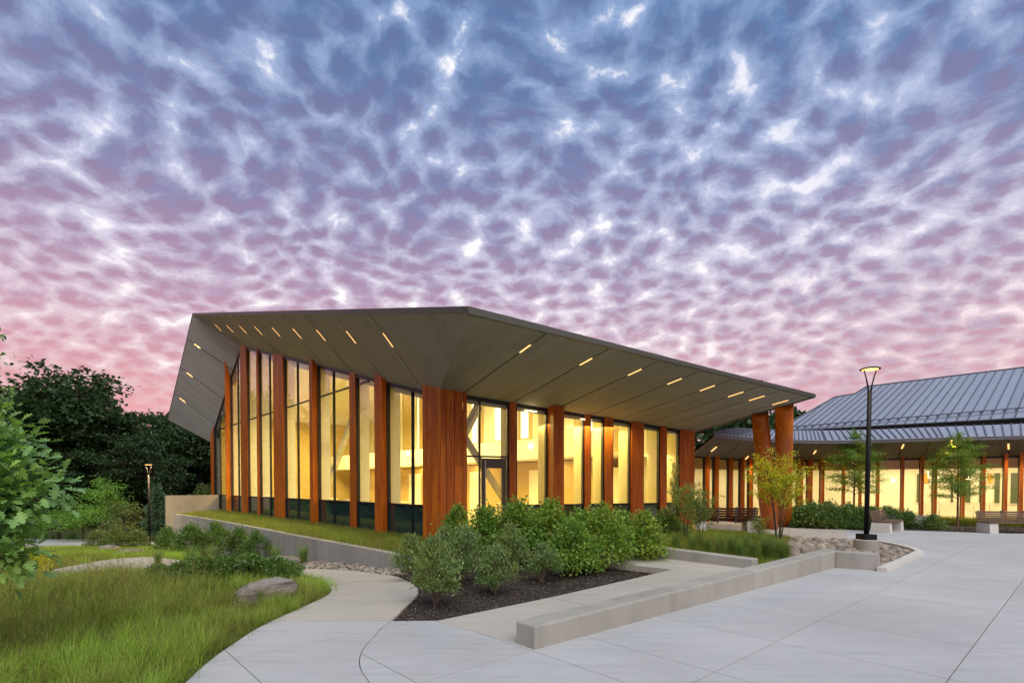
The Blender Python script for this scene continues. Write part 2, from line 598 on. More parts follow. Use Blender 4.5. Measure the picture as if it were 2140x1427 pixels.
M['frame'] = plain('dark_bronze_frame', (0.022, 0.020, 0.024), 0.45, 0.3)
M['doorframe'] = plain('bronze_door_frame', (0.085, 0.068, 0.050), 0.45, 0.2)
M['steel'] = plain('brushed_steel', (0.55, 0.54, 0.52), 0.3, 1.0)
M['black_metal'] = plain('black_painted_metal', (0.007, 0.007, 0.008), 0.55, spec=0.25)
M['grey_metal'] = plain('grey_painted_metal', (0.12, 0.12, 0.135), 0.45, 0.3)
M['roof'] = plain('zinc_roof_panel', (0.40, 0.43, 0.49), 0.48, 0.5, 0.06, 0.8, rnd=0.10)
M['seam'] = plain('zinc_roof_seam', (0.13, 0.14, 0.17), 0.5, 0.4)
M['glass'] = glass('clear_glass', (0.94, 0.95, 0.87), 1.5, 0.0)
M['glass_low'] = plain('dark_spandrel_glass', (0.016, 0.040, 0.038), 0.03, 0.0, spec=0.9)
M['glass_olive'] = plain('olive_spandrel_glass', (0.085, 0.095, 0.035), 0.06, 0.0, spec=0.8)
M['hall_tan'] = plain('hall_wall_panelling', (0.60, 0.43, 0.17), 0.8, 0, 0.10, 0.6)
M['cream'] = plain('cream_interior', (0.74, 0.66, 0.40), 0.85, 0, 0.04, 1.0)
M['white'] = plain('white_interior', (0.83, 0.80, 0.68), 0.85, 0, 0.03, 1.0)
M['tan'] = plain('tan_interior_timber', (0.52, 0.36, 0.14), 0.7, 0, 0.15, 1.5)
M['floor_in'] = plain('interior_floor', (0.42, 0.36, 0.24), 0.5, 0, 0.1, 1.0)
M['pale_brace'] = plain('painted_brace', (0.80, 0.76, 0.58), 0.6)
M['strip'] = emitter('warm_light_strip', (1.0, 0.50, 0.16), 2.3)
M['lamp_glow'] = emitter('street_lamp_glow', (1.0, 0.48, 0.13), 4.0)
M['indoor_glow'] = emitter('indoor_lamp_glow', (1.0, 0.80, 0.42), 3.0)
M['bench_concrete'] = concrete('bench_concrete', (0.56, 0.54, 0.50), (0.64, 0.62, 0.57), None, 0.8, 0.15, 0, 0.05)

def soil_mat(name, a, b, sc=28):
    m, t, out = mat(name)
    p = pos(t)
    n = t.noise(t.mapping(p, scale=(1, 1, 1)), sc, 5, 0.75, 0.5)
    n2 = t.noise(p, 1.3, 4, 0.6)
    col = t.mix(t.smooth(n, 0.35, 0.7), a, b)
    col = t.mix(t.math('MULTIPLY', t.smooth(n2, 0.45, 0.7), 0.4), col, [k * 0.6 for k in a])
    principled(t, out, **{'Base Color': col, 'Roughness': 0.95, 'Specular IOR Level': 0.15, 'Normal': bump(t, n, 0.9, 0.04)})
    return m
M['mulch'] = soil_mat('dark_bark_mulch', (0.045, 0.034, 0.027), (0.115, 0.092, 0.075), 34)
M['soil'] = soil_mat('grass_thatch', (0.09, 0.11, 0.02), (0.16, 0.18, 0.035), 22)
M['ground'] = soil_mat('ground_cover', (0.035, 0.050, 0.018), (0.075, 0.085, 0.030), 12)
M['gravel'] = soil_mat('fine_gravel', (0.10, 0.085, 0.07), (0.20, 0.17, 0.14), 26)
def chip_mat():
    m, t, out = mat('bark_chip')
    r = isl_rand(t)
    col = t.ramp(r, [(0, (0.040, 0.030, 0.024)), (0.5, (0.085, 0.066, 0.054)), (0.85, (0.14, 0.115, 0.095)), (1, (0.23, 0.20, 0.175))])
    principled(t, out, **{'Base Color': col, 'Roughness': 0.9, 'Specular IOR Level': 0.2})
    return m
M['chip'] = chip_mat()
def stone_mat(name, stops, isl=False):
    m, t, out = mat(name)
    r = isl_rand(t) if isl else obj_rand(t)
    p = pos(t)
    n = t.noise(p, 14, 5, 0.65)
    col = t.ramp(r, stops)
    col = t.mix(t.math('MULTIPLY', t.smooth(n, 0.4, 0.75), 0.5), col, t.vmath('SCALE', col, scale=0.55))
    principled(t, out, **{'Base Color': col, 'Roughness': 0.75, 'Specular IOR Level': 0.3, 'Normal': bump(t, n, 0.4, 0.02)})
    return m
STONES = [(0, (0.15, 0.125, 0.105)), (0.25, (0.33, 0.275, 0.22)), (0.45, (0.21, 0.165, 0.125)), (0.65, (0.42, 0.36, 0.29)), (0.85, (0.25, 0.225, 0.21)), (1, (0.45, 0.37, 0.29))]
M['stone'] = stone_mat('river_stone', STONES)
M['stone_small'] = stone_mat('small_river_stone', STONES, True)
def boulder_mat():
    m, t, out = mat('layered_boulder')
    p = pos(t)
    n = t.noise(t.mapping(p, scale=(1.2, 1.2, 9), rot=(R(14), R(-10), 0)), 1.6, 6, 0.65, 1.2)
    f = t.noise(p, 16, 5, 0.7)
    col = t.ramp(n, [(0.25, (0.085, 0.072, 0.064)), (0.48, (0.215, 0.185, 0.16)), (0.62, (0.31, 0.27, 0.235)), (0.8, (0.17, 0.15, 0.135))])
    col = t.mix(t.math('MULTIPLY', t.smooth(f, 0.45, 0.7), 0.35), col, (0.10, 0.10, 0.075))
    h = t.math('ADD', n, t.math('MULTIPLY', f, 0.4))
    principled(t, out, **{'Base Color': col, 'Roughness': 0.9, 'Specular IOR Level': 0.2, 'Normal': bump(t, h, 0.8, 0.05)})
    return m
M['boulder'] = boulder_mat()
M['bark'] = soil_mat('tree_bark', (0.055, 0.042, 0.032), (0.12, 0.095, 0.072), 20)
M['stem'] = soil_mat('pale_shrub_stem', (0.16, 0.12, 0.085), (0.26, 0.21, 0.16), 30)
M['red_bark'] = soil_mat('red_brown_bark', (0.16, 0.075, 0.045), (0.26, 0.14, 0.09), 24)
M['leaf_far'] = leafmat('far_tree_leaf', (0.035, 0.070, 0.028), (0.064, 0.112, 0.042), (0.052, 0.105, 0.038), 0.25, 0.6, 0.15)
M['leaf_oak'] = leafmat('oak_leaf', (0.120, 0.250, 0.107), (0.227, 0.413, 0.130), (0.325, 0.489, 0.098), 0.32, 0.45, 0.8)
M['leaf_oak_tree'] = M['leaf_oak']
M['leaf_grey'] = leafmat('bayberry_leaf', (0.140, 0.228, 0.080), (0.245, 0.335, 0.130), (0.230, 0.290, 0.080), 0.32, 0.5, 2.0)
M['leaf_dogwood'] = leafmat('dogwood_leaf', (0.125, 0.255, 0.045), (0.235, 0.370, 0.070), (0.300, 0.385, 0.060), 0.42, 0.45, 1.2)
M['leaf_yellow'] = leafmat('yellow_green_leaf', (0.44, 0.46, 0.030), (0.68, 0.58, 0.035), (0.32, 0.42, 0.04), 0.45, 0.5, 2.0)
M['leaf_mid'] = leafmat('garden_shrub_leaf', (0.075, 0.165, 0.035), (0.160, 0.270, 0.060), (0.125, 0.180, 0.040), 0.32, 0.5, 0.8)
M['leaf_olive'] = leafmat('olive_shrub_leaf', (0.120, 0.175, 0.050), (0.210, 0.270, 0.080), (0.165, 0.185, 0.065), 0.30, 0.5, 0.8)
M['leaf_blue'] = leafmat('blue_conifer_needle', (0.085, 0.175, 0.095), (0.140, 0.240, 0.125), None, 0.25, 0.55)
M['leaf_azalea'] = leafmat('azalea_leaf', (0.088, 0.172, 0.051), (0.166, 0.264, 0.074), (0.215, 0.244, 0.069), 0.28, 0.5, 1.4)
M['leaf_larch'] = leafmat('larch_needle', (0.130, 0.280, 0.045), (0.230, 0.370, 0.065), (0.290, 0.340, 0.055), 0.42, 0.5, 1.0)
M['leaf_serv'] = leafmat('serviceberry_leaf', (0.135, 0.220, 0.070), (0.240, 0.310, 0.095), (0.38, 0.33, 0.060), 0.42, 0.45, 2.0)
M['bloom'] = plain('white_petal', (0.78, 0.78, 0.72), 0.7)
M['bloom_yellow'] = plain('yellow_petal', (0.62, 0.50, 0.03), 0.7)
def grass_mat(name, a, b, dry, amount=0.5, sc=0.45):
    m, t, out = mat(name)
    r = isl_rand(t)
    p = pos(t)
    n = t.noise(p, sc, 3, 0.55, 0.4)
    col = t.mix(r, a, b)
    col = t.mix(t.math('MULTIPLY', t.smooth(n, 0.42, 0.62), amount), col, dry)
    col = t.mix(t.smooth(t.math('FRACT', t.math('MULTIPLY', r, 13.7)), 0.82, 0.95), col, (0.20, 0.15, 0.055))
    df = t.node('ShaderNodeBsdfPrincipled')
    t.put(df.inputs['Base Color'], col); df.inputs['Roughness'].default_value = 0.55
    df.inputs['Specular IOR Level'].default_value = 0.25
    tl = t.node('ShaderNodeBsdfTranslucent'); t.put(tl.inputs[0], col)
    mx = t.node('ShaderNodeMixShader'); mx.inputs[0].default_value = 0.35
    t.l.new(df.outputs[0], mx.inputs[1]); t.l.new(tl.outputs[0], mx.inputs[2])
    t.l.new(mx.outputs[0], out.inputs[0])
    return m
M['grass'] = grass_mat('ornamental_grass', (0.267, 0.438, 0.046), (0.409, 0.599, 0.076), (0.286, 0.286, 0.057), 0.85)
M['grass_wild'] = grass_mat('wild_grass', (0.245, 0.325, 0.045), (0.370, 0.460, 0.070), (0.320, 0.290, 0.065), 0.6, 0.5)
M['leaf_bright'] = leafmat('bright_young_leaf', (0.16, 0.32, 0.055), (0.27, 0.46, 0.09), None, 0.4, 0.5)
M['grass_strip'] = grass_mat('strip_grass', (0.216, 0.309, 0.041), (0.337, 0.421, 0.064), (0.271, 0.243, 0.048), 0.7, 0.8)
M['grass_dry'] = grass_mat('seeding_grass', (0.26, 0.21, 0.07), (0.34, 0.26, 0.10), (0.26, 0.16, 0.07), 0.6)
M['grass_tuft'] = grass_mat('switch_grass', (0.136, 0.280, 0.061), (0.240, 0.392, 0.088), (0.192, 0.240, 0.048), 0.4, 1.2)

# ------------------------------------------------------------------ building axes (from the survey)
CB = on_z(920, 1133.5, 0.0)                       # the corner at ground level
FB = on_z(449, 1066, 0.0)                         # far end of the gable wall
cv = (FB - CB).normalized(); cv.z = 0; cv.normalize()
LEN = (FB - CB).length
av = Vector((-cv.y, cv.x, 0)) * -1               # into the building, at right angles to the gable wall
if av.y < 0: av = -av
nl = -av                                          # outward normal of the gable wall
ev = Vector((0.9366, 0.3503, 0)).normalized()     # along the courtyard wall
nr = Vector((ev.y, -ev.x, 0))                     # its outward normal
Z = Vector((0, 0, 1))
REC = 0.30                                        # glass stands this far behind the corner's faces
GL0 = CB - nl * REC
GR0 = CB - nr * REC
def gl(px, py=950): return on_plane(px, py, GL0, nl)
def gr(px, py=950): return on_plane(px, py, GR0, nr)
def flat(v, z=0.0): return Vector((v.x, v.y, z))

# soffit planes
Fp = on_plane(920, 811, CB, nl)
Dp = on_plane(503, 724, GL0, nl)
jl = None
_a, _b = on_plane(729, 771, GL0, nl), on_plane(882, 803, GL0, nl)
Cp = on_plane(440, 924, GL0, nl)
Ip = on_plane(1453, 904, GR0, nr)
J3 = (av * 1.0 - Z * 0.84).normalized()           # soffit falls inwards at about 40 degrees
nA = (Fp - Dp).cross(J3).normalized()
if nA.z > 0: nA = -nA
Ap = on_plane(403, 658.5, Fp, nA)
Ep = on_plane(979, 653.5, Fp, nA)
nB = (Dp - Cp).cross(Ap - Dp).normalized()
if nB.z > 0: nB = -nB
Bp = on_plane(351, 877, Dp, nB)
nC = (Ip - Fp).cross(Ep - Fp).normalized()
if nC.z > 0: nC = -nC
Gp = on_plane(1704, 830, Fp, nC)
def zpl(p0, n, x, y): return p0.z - (n.x * (x - p0.x) + n.y * (y - p0.y)) / n.z
def zA(x, y): return zpl(Fp, nA, x, y)
def zB(x, y): return zpl(Dp, nB, x, y)
def zC(x, y): return zpl(Fp, nC, x, y)
# ------------------------------------------------------------------ ground sheets
def grid_sheet(name, xs, ys, zf, m, smooth=True):
    X, Y = np.meshgrid(xs, ys)
    Zv = zf(X, Y)
    V = np.stack([X.ravel(), Y.ravel(), Zv.ravel()], 1)
    nx, ny = len(xs), len(ys)
    i = np.arange((nx - 1) * (ny - 1)); r, c = i // (nx - 1), i % (nx - 1)
    k = r * nx + c
    F = np.stack([k, k + 1, k + nx + 1, k + nx], 1)
    return link(name, np_mesh(name, V, [F], m, smooth))
xs = np.concatenate([[-900, -400, -200, -120, -80], np.arange(-60, 40.1, 1.0), [50, 70, 110, 200, 400, 900]])
ys = np.concatenate([[-900, -400, -150, -60, -30], np.arange(-16, 60.1, 1.0), [70, 90, 130, 220, 450, 900]])
ground = tag(grid_sheet('ground', xs, ys, lambda x, y: T(x, y) - 0.16, M['ground']), kind='structure')

def sheet(name, outline, m, lift=0.0, step=0.30, rough=0.0, zf=None, kind='structure', parent=None):
    """bed of soil inside an outline, following the ground, with slightly uneven surface"""
    import bmesh
    xs_ = [p[0] for p in outline]; ys_ = [p[1] for p in outline]
    bm = bmesh.new()
    vs = [bm.verts.new((p[0], p[1], 0)) for p in outline]
    bm.faces.new(vs)
    bmesh.ops.triangulate(bm, faces=bm.faces[:])
    L = max(max(xs_) - min(xs_), max(ys_) - min(ys_))
    x = math.floor(min(xs_) / step) * step + step * 0.5
    while x < max(xs_):
        bmesh.ops.bisect_plane(bm, geom=bm.verts[:] + bm.edges[:] + bm.faces[:], plane_co=(x, 0, 0), plane_no=(1, 0, 0)); x += step
    y = math.floor(min(ys_) / step) * step + step * 0.5
    while y < max(ys_):
        bmesh.ops.bisect_plane(bm, geom=bm.verts[:] + bm.edges[:] + bm.faces[:], plane_co=(0, y, 0), plane_no=(0, 1, 0)); y += step
    for v in bm.verts:
        h = (zf(v.co.x, v.co.y) if zf else Tf(v.co.x, v.co.y)) + lift
        if rough and not v.is_boundary:
            h += rough * (math.sin(v.co.x * 3.1 + v.co.y * 1.7) * 0.5 + math.sin(v.co.x * 7.7 - v.co.y * 5.3) * 0.3 + random.uniform(-.5, .5))
        v.co.z = h
    bmesh.ops.recalc_face_normals(bm, faces=bm.faces)
    for f in bm.faces:
        if f.normal.z < 0: f.normal_flip()
    me = D.meshes.new(name); bm.to_mesh(me); bm.free()
    me.polygons.foreach_set('use_smooth', [True] * len(me.polygons))
    me.materials.append(m)
    return tag(link(name, me, parent), kind=kind)

def gpts(l): return [G(*p) for p in l]

# ------------------------------------------------------------------ plaza of poured slabs
S0 = on_z(1118, 1357, 0)                              # near end of the seat wall
S1 = on_z(1745, 1186, 0)                              # its far corner
wv = (S1 - S0).normalized()
wl = Vector((-wv.y, wv.x, 0))                         # to the left of the wall
mulch_side = [on_z(818, 1297), on_z(910, 1296)]
main_px = [(1078, 1345), (915, 1297), (910, 1296), (818, 1297)]
arc_px = [(818, 1297), (800, 1310), (783, 1330), (765, 1348), (755, 1366), (752, 1384), (757, 1402), (768, 1418), (785, 1440), (812, 1470), (850, 1510)]
arc = catmull([on_z(*p) for p in arc_px], 4)
lawn_edge_px = [(565, 1298), (528, 1318), (495, 1340), (462, 1362), (430, 1387), (398, 1416), (372, 1443), (340, 1485), (320, 1530)]
lawn_edge = catmull([on_z(*p) for p in lawn_edge_px], 4)
near_r, near_l = Vector((9.0, -3.0, 0)), Vector((-1.6, -3.0, 0))
S0l = S0 + wl * 0.31
far_px = [(1745, 1186), (1838, 1192.5), (1853, 1195.5), (1890, 1179), (1925, 1161), (1927, 1157), (1910, 1150), (1874, 1141), (1835, 1134.5), (1769, 1129), (1700, 1125), (1650, 1122.5)]
walk_top_px = [(1562, 1094), (1650, 1102), (1720, 1105.5), (1800, 1107), (1920, 1108.5), (2055, 1113), (2140, 1114.5), (2300, 1117)]
def uv(p): q = Vector(p) - S0; return (q.dot(av), q.dot(cv))
def un(q, z=0.0): return S0 + av * q[0] + cv * q[1] + Z * (z - S0.z)
far = [on_z(*p) for p in far_px]
wtop = [on_z(*p) for p in walk_top_px]
main_poly = [S0l, S0] + far[:6] + [far[6], far[7], far[8], far[9]] + [on_z(1740, 1106), *wtop[4:], Vector((22, -3.0, 0)), near_l + Vector((1.2, 0, 0))]
main_poly = [S0l, S0] + far[:10] + [on_z(1769, 1106.2)] + wtop[4:] + [Vector((24, 8, 0)), Vector((24, -3, 0)), Vector((0.3, -3, 0))] + arc[::-1][:-1] + [on_z(818, 1297), on_z(910, 1296), on_z(915, 1297.2)]
left_poly = [p - Vector((0.009, 0.0, 0)) for p in arc] + [Vector((0.3, -3, 0)), Vector((-1.5, -3, 0))] + lawn_edge[::-1]
plaza = thing('plaza', None, None)
plaza['kind'] = 'structure'
bedm = MB()
def slabs(poly, us, vs, name, parent, m, gap=0.009, zf=None, thick=0.12):
    p2 = [uv(p) for p in poly]
    out = []
    for i in range(len(us) - 1):
        for j in range(len(vs) - 1):
            c = cell(p2, us[i] + gap / 2, us[i + 1] - gap / 2, vs[j] + gap / 2, vs[j + 1] - gap / 2)
            if not c or area2(c) < 0.02: continue
            mb = MB()
            top = []
            for q in c:
                w = un(q)
                top.append(Vector((w.x, w.y, zf(w.x, w.y) if zf else 0.0)))
            mb.hull([p - Z * thick for p in top], top)
            out.append(mb.build(name, m, parent))
    return out
US = [-12.0, -9.0, -7.4, -5.8, -4.2, -2.75, -1.40, -0.05, 0.77, 2.15, 3.50, 5.93, 7.45, 8.95, 10.5, 12.1, 13.7, 15.4, 17.2, 30]
VS = [-26, -16, -13.8, -11.9, -10.1, -8.2, -6.4, -4.6, -3.02, -1.56, 0.01, 1.80, 3.6, 5.4, 8.0]
slabs(main_poly, US, VS, 'paving_slab', plaza, M['paving'])
slabs(left_poly, [-12, -8.5, -6.5, -4.5, -2.4, -0.4, 9], [-8, -0.35, 1.80, 3.4, 9], 'paving_slab', plaza, M['paving'])
sub = MB()
sub.prism([Vector((-1.5, -3, -0.13)), Vector((24, -3, -0.13)), Vector((24, 19, -0.13)), Vector((9, 19, -0.13)), Vector((5, 9, -0.13)), Vector((1, 6, -0.13)), Vector((-1.5, 6.5, -0.13)), Vector((-2.3, 5.5, -0.13))], (0, 0, 0.09))
sub.build('joint_bed', M['joint'], plaza)

# upper walk to the door side (one concrete kind, the building's warm spill put into its colour)
upper_walk = thing('upper_walk', None, None); upper_walk['kind'] = 'structure'
uw_px_lo = [(1769, 1129), (1700, 1125), (1650, 1122.5), (1600, 1119), (1540, 1114), (1480, 1109), (1440, 1105)]
uw_px_hi = [(1769, 1106.2), (1720, 1105.5), (1650, 1102.5), (1610, 1098), (1560, 1093), (1500, 1088), (1445, 1085)]
lo, hi = gpts(uw_px_lo), gpts(uw_px_hi)
lo[0], hi[0] = on_z(1769, 1129), on_z(1769, 1106.2)
for i in range(len(lo) - 1):
    n = 2
    for k in range(n):
        a0, a1 = k / n + 0.004, (k + 1) / n - 0.004
        q = [lo[i].lerp(lo[i + 1], a0), lo[i].lerp(lo[i + 1], a1), hi[i].lerp(hi[i + 1], a1), hi[i].lerp(hi[i + 1], a0)]
        q = [Vector((p.x, p.y, Tf(p.x, p.y) + 0.005)) for p in q]
        MB().hull([p - Z * 0.14 for p in q], q).build('paving_slab', M['walk'], upper_walk)
edge = MB()
for i in range(len(lo) - 1):
    p, q = lo[i], lo[i + 1]
    d = (q - p).normalized(); s = Vector((d.y, -d.x, 0))
    if s.y > 0: s = -s
    edge.hull([p - Z * 0.25 + s * 0.003, q - Z * 0.25 + s * 0.003, q - Z * 0.25 + s * 0.05, p - Z * 0.25 + s * 0.05],
              [p + Z * 0.012 + s * 0.003, q + Z * 0.012 + s * 0.003, q + Z * 0.012 + s * 0.05, p + Z * 0.012 + s * 0.05])
edge.build('walk_edge', M['wall_concrete'], upper_walk)

# ramp beside the seat wall, between mulch bed and wall
ramp = thing('ramp', None, None); ramp['kind'] = 'structure'
def ramp_z(x, y):
    u = (Vector((x, y, 0)) - S0).dot(wv)
    return 0.004 + 0.19 * float(sm((u + 0.3) / 9.0))
LW0 = on_z(1568, 1186, 0.17)                     # low wall: near end, at the seat wall
LW1 = on_z(1290, 1153, 0.17)
lwd = (LW1 - LW0).normalized(); lwd.z = 0; lwd.normalize()
LW2 = flat(LW0) + lwd * 6.5
m0, m1, m2 = on_z(910, 1296, 0.01), on_z(1405, 1190, 0.12), on_z(1290, 1162, 0.18)
ramp_poly = [flat(S0l) + wv * 0.0, flat(S0l) + wv * ((flat(LW0) - S0).dot(wv) + 0.1), flat(LW0), flat(LW2), flat(LW2) - wv * 1.7, flat(m1) + wl * 0.0, flat(m0)]
slabs(ramp_poly, [-3, 1.85, 3.55, 5.3, 7.0, 8.1, 9.3, 11, 14], [-9, 2.55, 4.6, 14], 'paving_slab', ramp, M['walk'], 0.010, ramp_z)

# garden path falling to the left
path = thing('garden_path', None, None); path['kind'] = 'structure'
pl_px = [(565, 1298.8), (640, 1265), (688, 1241), (690, 1226), (672, 1210), (650, 1204), (600, 1199), (500, 1198), (400, 1196), (300, 1193), (220, 1199), (130, 1205), (40, 1209)]
pr_px = [(818, 1297.8), (845, 1271), (871, 1245), (868, 1224), (820, 1203), (770, 1195.5), (690, 1189.5), (590, 1186), (480, 1180), (390, 1172), (310, 1163), (225, 1169), (120, 1188)]
PL, PR = catmull(gpts(pl_px), 4), catmull(gpts(pr_px), 4)
def strip_slab(name, A, B, m, parent, lift=0.005, nacross=6):
    mb = MB()
    rows = []
    for p, q in zip(A, B):
        rows.append([p.lerp(q, k / nacross) for k in range(nacross + 1)])
    vs = [Vector((p.x, p.y, Tf(p.x, p.y) + lift)) for r in rows for p in r]
    n = nacross + 1
    vb = [v - Z * 0.13 for v in vs]
    N = len(vs)
    fs = []
    for i in range(len(rows) - 1):
        for k in range(nacross):
            a = i * n + k
            fs.append((a, a + 1, a + n + 1, a + n)); fs.append((N + a, N + a + n, N + a + n + 1, N + a + 1))
    ring = [k for k in range(n)] + [i * n + n - 1 for i in range(1, len(rows))] + [(len(rows) - 1) * n + k for k in range(n - 2, -1, -1)] + [i * n for i in range(len(rows) - 2, 0, -1)]
    for i in range(len(ring)):
        a, b = ring[i], ring[(i + 1) % len(ring)]
        fs.append((a, N + a, N + b, b))
    mb.add(vs + vb, fs)
    return mb.build(name, m, parent)
cuts = [0, 6, 14, 20, 26, 33, 40, len(PL) - 1]
for i in range(len(cuts) - 1):
    A, B = PL[cuts[i]:cuts[i + 1] + 1], PR[cuts[i]:cuts[i + 1] + 1]
    g = 0.012
    A2, B2 = [Vector(p) for p in A], [Vector(p) for p in B]
    for arr in (A2, B2):
        arr[0] = arr[0].lerp(arr[1], min(0.4, g / max(1e-3, (arr[1] - arr[0]).length)))
    strip_slab('paving_slab', A2, B2, M['walk'], path)

# far drive seen through the garden on the left
dr = MB()
dl = gpts([(20, 1146), (120, 1144.5), (200, 1143), (330, 1143), (420, 1143)]); dh = gpts([(20, 1126), (120, 1127), (200, 1128), (330, 1133), (420, 1134)])
for i in range(len(dl) - 1):
    q = [Vector((p.x, p.y, Tf(p.x, p.y) + 0.03)) for p in (dl[i], dl[i + 1], dh[i + 1], dh[i])]
    dr.hull([p - Z * 0.2 for p in q], q)
tag(dr.build('drive', M['paving']), kind='structure')

# ------------------------------------------------------------------ walls of the forecourt
def wall_thing(name, label, cat='wall'): return thing(name, label, cat, (0, 0, 0))
seat = wall_thing('seat_wall', 'long low concrete seat wall rising beside the plaza, with a short return', 'wall')
wn = -wl
ulen = (S1 - S0).length
split = (on_z(1574, 1232) - S0).dot(wv)
def seat_top(u): return 0.245 + (0.345 - 0.245) * u / ulen
def seat_seg(u0, u1):
    a = [S0 + wv * u0, S0 + wv * u1, S0 + wv * u1 + wl * 0.31, S0 + wv * u0 + wl * 0.31]
    hs = [seat_top(u0), seat_top(u1), seat_top(u1), seat_top(u0)]
    return MB().hull([flat(p, -0.2) for p in a], [flat(p, h) for p, h in zip(a, hs)])
seat_seg(0, split - 0.006).build('wall_section', M['wall_concrete'], seat, bevel=0.022)
seat_seg(split + 0.006, ulen + 0.28).build('wall_section', M['wall_concrete'], seat, bevel=0.022)
e0, e1 = S1, on_z(1838, 1192.5)
d_ = (e1 - e0).normalized(); s_ = Vector((-d_.y, d_.x, 0))
q = [e0 + d_ * 0.004, e1, e1 + s_ * 0.28, e0 + d_ * 0.004 + s_ * 0.28]
MB().hull([flat(p, -0.2) for p in q], [flat(p, 0.338) for p in q]).build('return_wall', M['wall_concrete'], seat, bevel=0.02)

lowall = wall_thing('low_wall', 'low concrete wall between the ramp and the grass bed, meeting the seat wall', 'wall')
q0 = flat(LW0) - lwd * 0.04
wd2 = Vector((-lwd.y, lwd.x, 0));  wd2 = wd2 if wd2.dot(wv) > 0 else -wd2
q = [q0, flat(LW2), flat(LW2) + wd2 * 0.24, q0 + wd2 * 0.24]
MB().hull([flat(p, -0.1) for p in q], [flat(q[0], 0.335), flat(q[1], 0.46), flat(q[2], 0.46), flat(q[3], 0.335)]).build('wall_section', M['wall_concrete'], lowall, bevel=0.02)

curb = thing('stone_bed_curb', 'low pale concrete curb edging the river stones beside the plaza', 'curb', (0, 0, 0))
cpx = [(1853, 1195.5), (1890, 1179), (1925, 1161), (1929, 1157), (1912, 1150), (1876, 1141), (1837, 1134.5)]
cp = catmull([on_z(*p) for p in cpx], 3)
cm = MB()
for i in range(len(cp) - 1):
    def offs(k):
        d = (cp[min(k + 1, len(cp) - 1)] - cp[max(k - 1, 0)]).normalized()
        return Vector((-d.y, d.x, 0))
    n0, n1 = offs(i), offs(i + 1)
    a = [cp[i], cp[i + 1], cp[i + 1] + n1 * 0.16, cp[i] + n0 * 0.16]
    cm.hull([flat(p, -0.1) for p in a], [flat(p, 0.085) for p in a])
cm.build('curb_stone', M['bench_concrete'], curb)

rw_px = [(363, 1074.5), (425, 1084), (523, 1102), (621.5, 1121.5), (700, 1136), (765, 1148.5), (833, 1162.5), (858, 1168)]
rw = catmull([on_z(*p, 0.0) for p in rw_px], 4)
retw = wall_thing('retaining_wall', 'curving concrete retaining wall below the grass strip of the gable front', 'wall')
def rw_off(k, w):
    d = (rw[min(k + 1, len(rw) - 1)] - rw[max(k - 1, 0)]).normalized()
    return Vector((-d.y, d.x, 0)) * w
rcuts = [0, 4, 9, 14, 19, 24, len(rw) - 1]
for i in range(len(rcuts) - 1):
    mb = MB()
    for k in range(rcuts[i], rcuts[i + 1]):
        a = [rw[k], rw[k + 1], rw[k + 1] + rw_off(k + 1, 0.24), rw[k] + rw_off(k, 0.24)]
        if k == rcuts[i + 1] - 1 and i < len(rcuts) - 2:
            a[1] = a[1] + (a[0] - a[1]).normalized() * 0.008; a[2] = a[2] + (a[3] - a[2]).normalized() * 0.008
        mb.hull([Vector((p.x, p.y, Tf(a[0].x, a[0].y) - 0.3 if Tf(a[0].x, a[0].y) < -0.1 else -0.4)) for p in a], [flat(p, 0.03) for p in a])
    mb.build('wall_section', M['wall_concrete'], retw)

endw = wall_thing('concrete_end_wall', 'tan board-marked concrete wall standing off the far end of the gable front', 'wall')
ep0 = flat(FB) + av * 0.2
ep1 = on_plane(344, 1035, ep0, Vector((cv.x, cv.y, 0)))
ztop = ep1.z
a = [ep0, flat(ep1), flat(ep1) - cv * 0.0 + cv * -0.35, ep0 - cv * 0.35]
MB().hull([flat(p, -2.4) for p in a], [flat(p, ztop) for p in a]).build('wall_section', M['end_concrete'], endw, bevel=0.02)

# ------------------------------------------------------------------ planting beds (soil)
strip_in = [flat(p + rw_off(k, 0.20)) for k, p in enumerate(rw)]
strip_poly = strip_in + [flat(CB) + nl * -0.2 + cv * -0.6, flat(CB) - nl * 0.4, flat(FB) - nl * 0.4]
strip_soil = sheet('strip_soil', strip_poly, M['soil'], 0.0, 0.5, 0.0, zf=lambda x, y: -0.02)
mulch_px = [(818, 1297.5), (845, 1271), (871, 1245), (868, 1224), (820, 1203.5)]
mulch_poly = [flat(p) for p in PR[:17]][::1]
mulch_poly = [flat(m0), flat(m1), flat(LW2) - wv * 1.7, flat(LW2) + lwd * 0.6 - wv * 1.2, flat(gr(1000)) + nr * 0.4, flat(CB) + nl * 0.3 + cv * 0.2, flat(rw[-1]), flat(rw[-5])] + [flat(p) for p in PR[:19]][::-1]
mulch = sheet('mulch_bed', mulch_poly, M['mulch'], -0.03, 0.22, 0.035)
lawn_near_px = lawn_edge_px[:1]
lawn_poly = [flat(p) for p in lawn_edge] + [Vector((-1.4, -3, 0)), Vector((-16, -3, 0)), Vector((-16, 9, 0))] + [flat(p) for p in PL[::-1]]
lawn_soil = sheet('lawn_soil', lawn_poly, M['soil'], -0.025, 0.4, 0.02)
far_lawn_px = [(40, 1180), (120, 1188), (225, 1169), (310, 1163), (390, 1172), (420, 1160), (415, 1146), (330, 1144), (200, 1144), (100, 1146), (10, 1150)]
far_lawn_poly = [flat(p) for p in gpts(far_lawn_px)]
far_soil = sheet('far_lawn_soil', far_lawn_poly, M['soil'], -0.02, 0.8, 0.02)
bed_px = [(1388, 1141), (1440, 1145), (1500, 1152.5), (1560, 1160), (1625, 1168), (1660, 1150), (1650, 1130), (1600, 1121), (1540, 1116), (1480, 1110.5), (1440, 1107), (1400, 1105), (1370, 1110)]
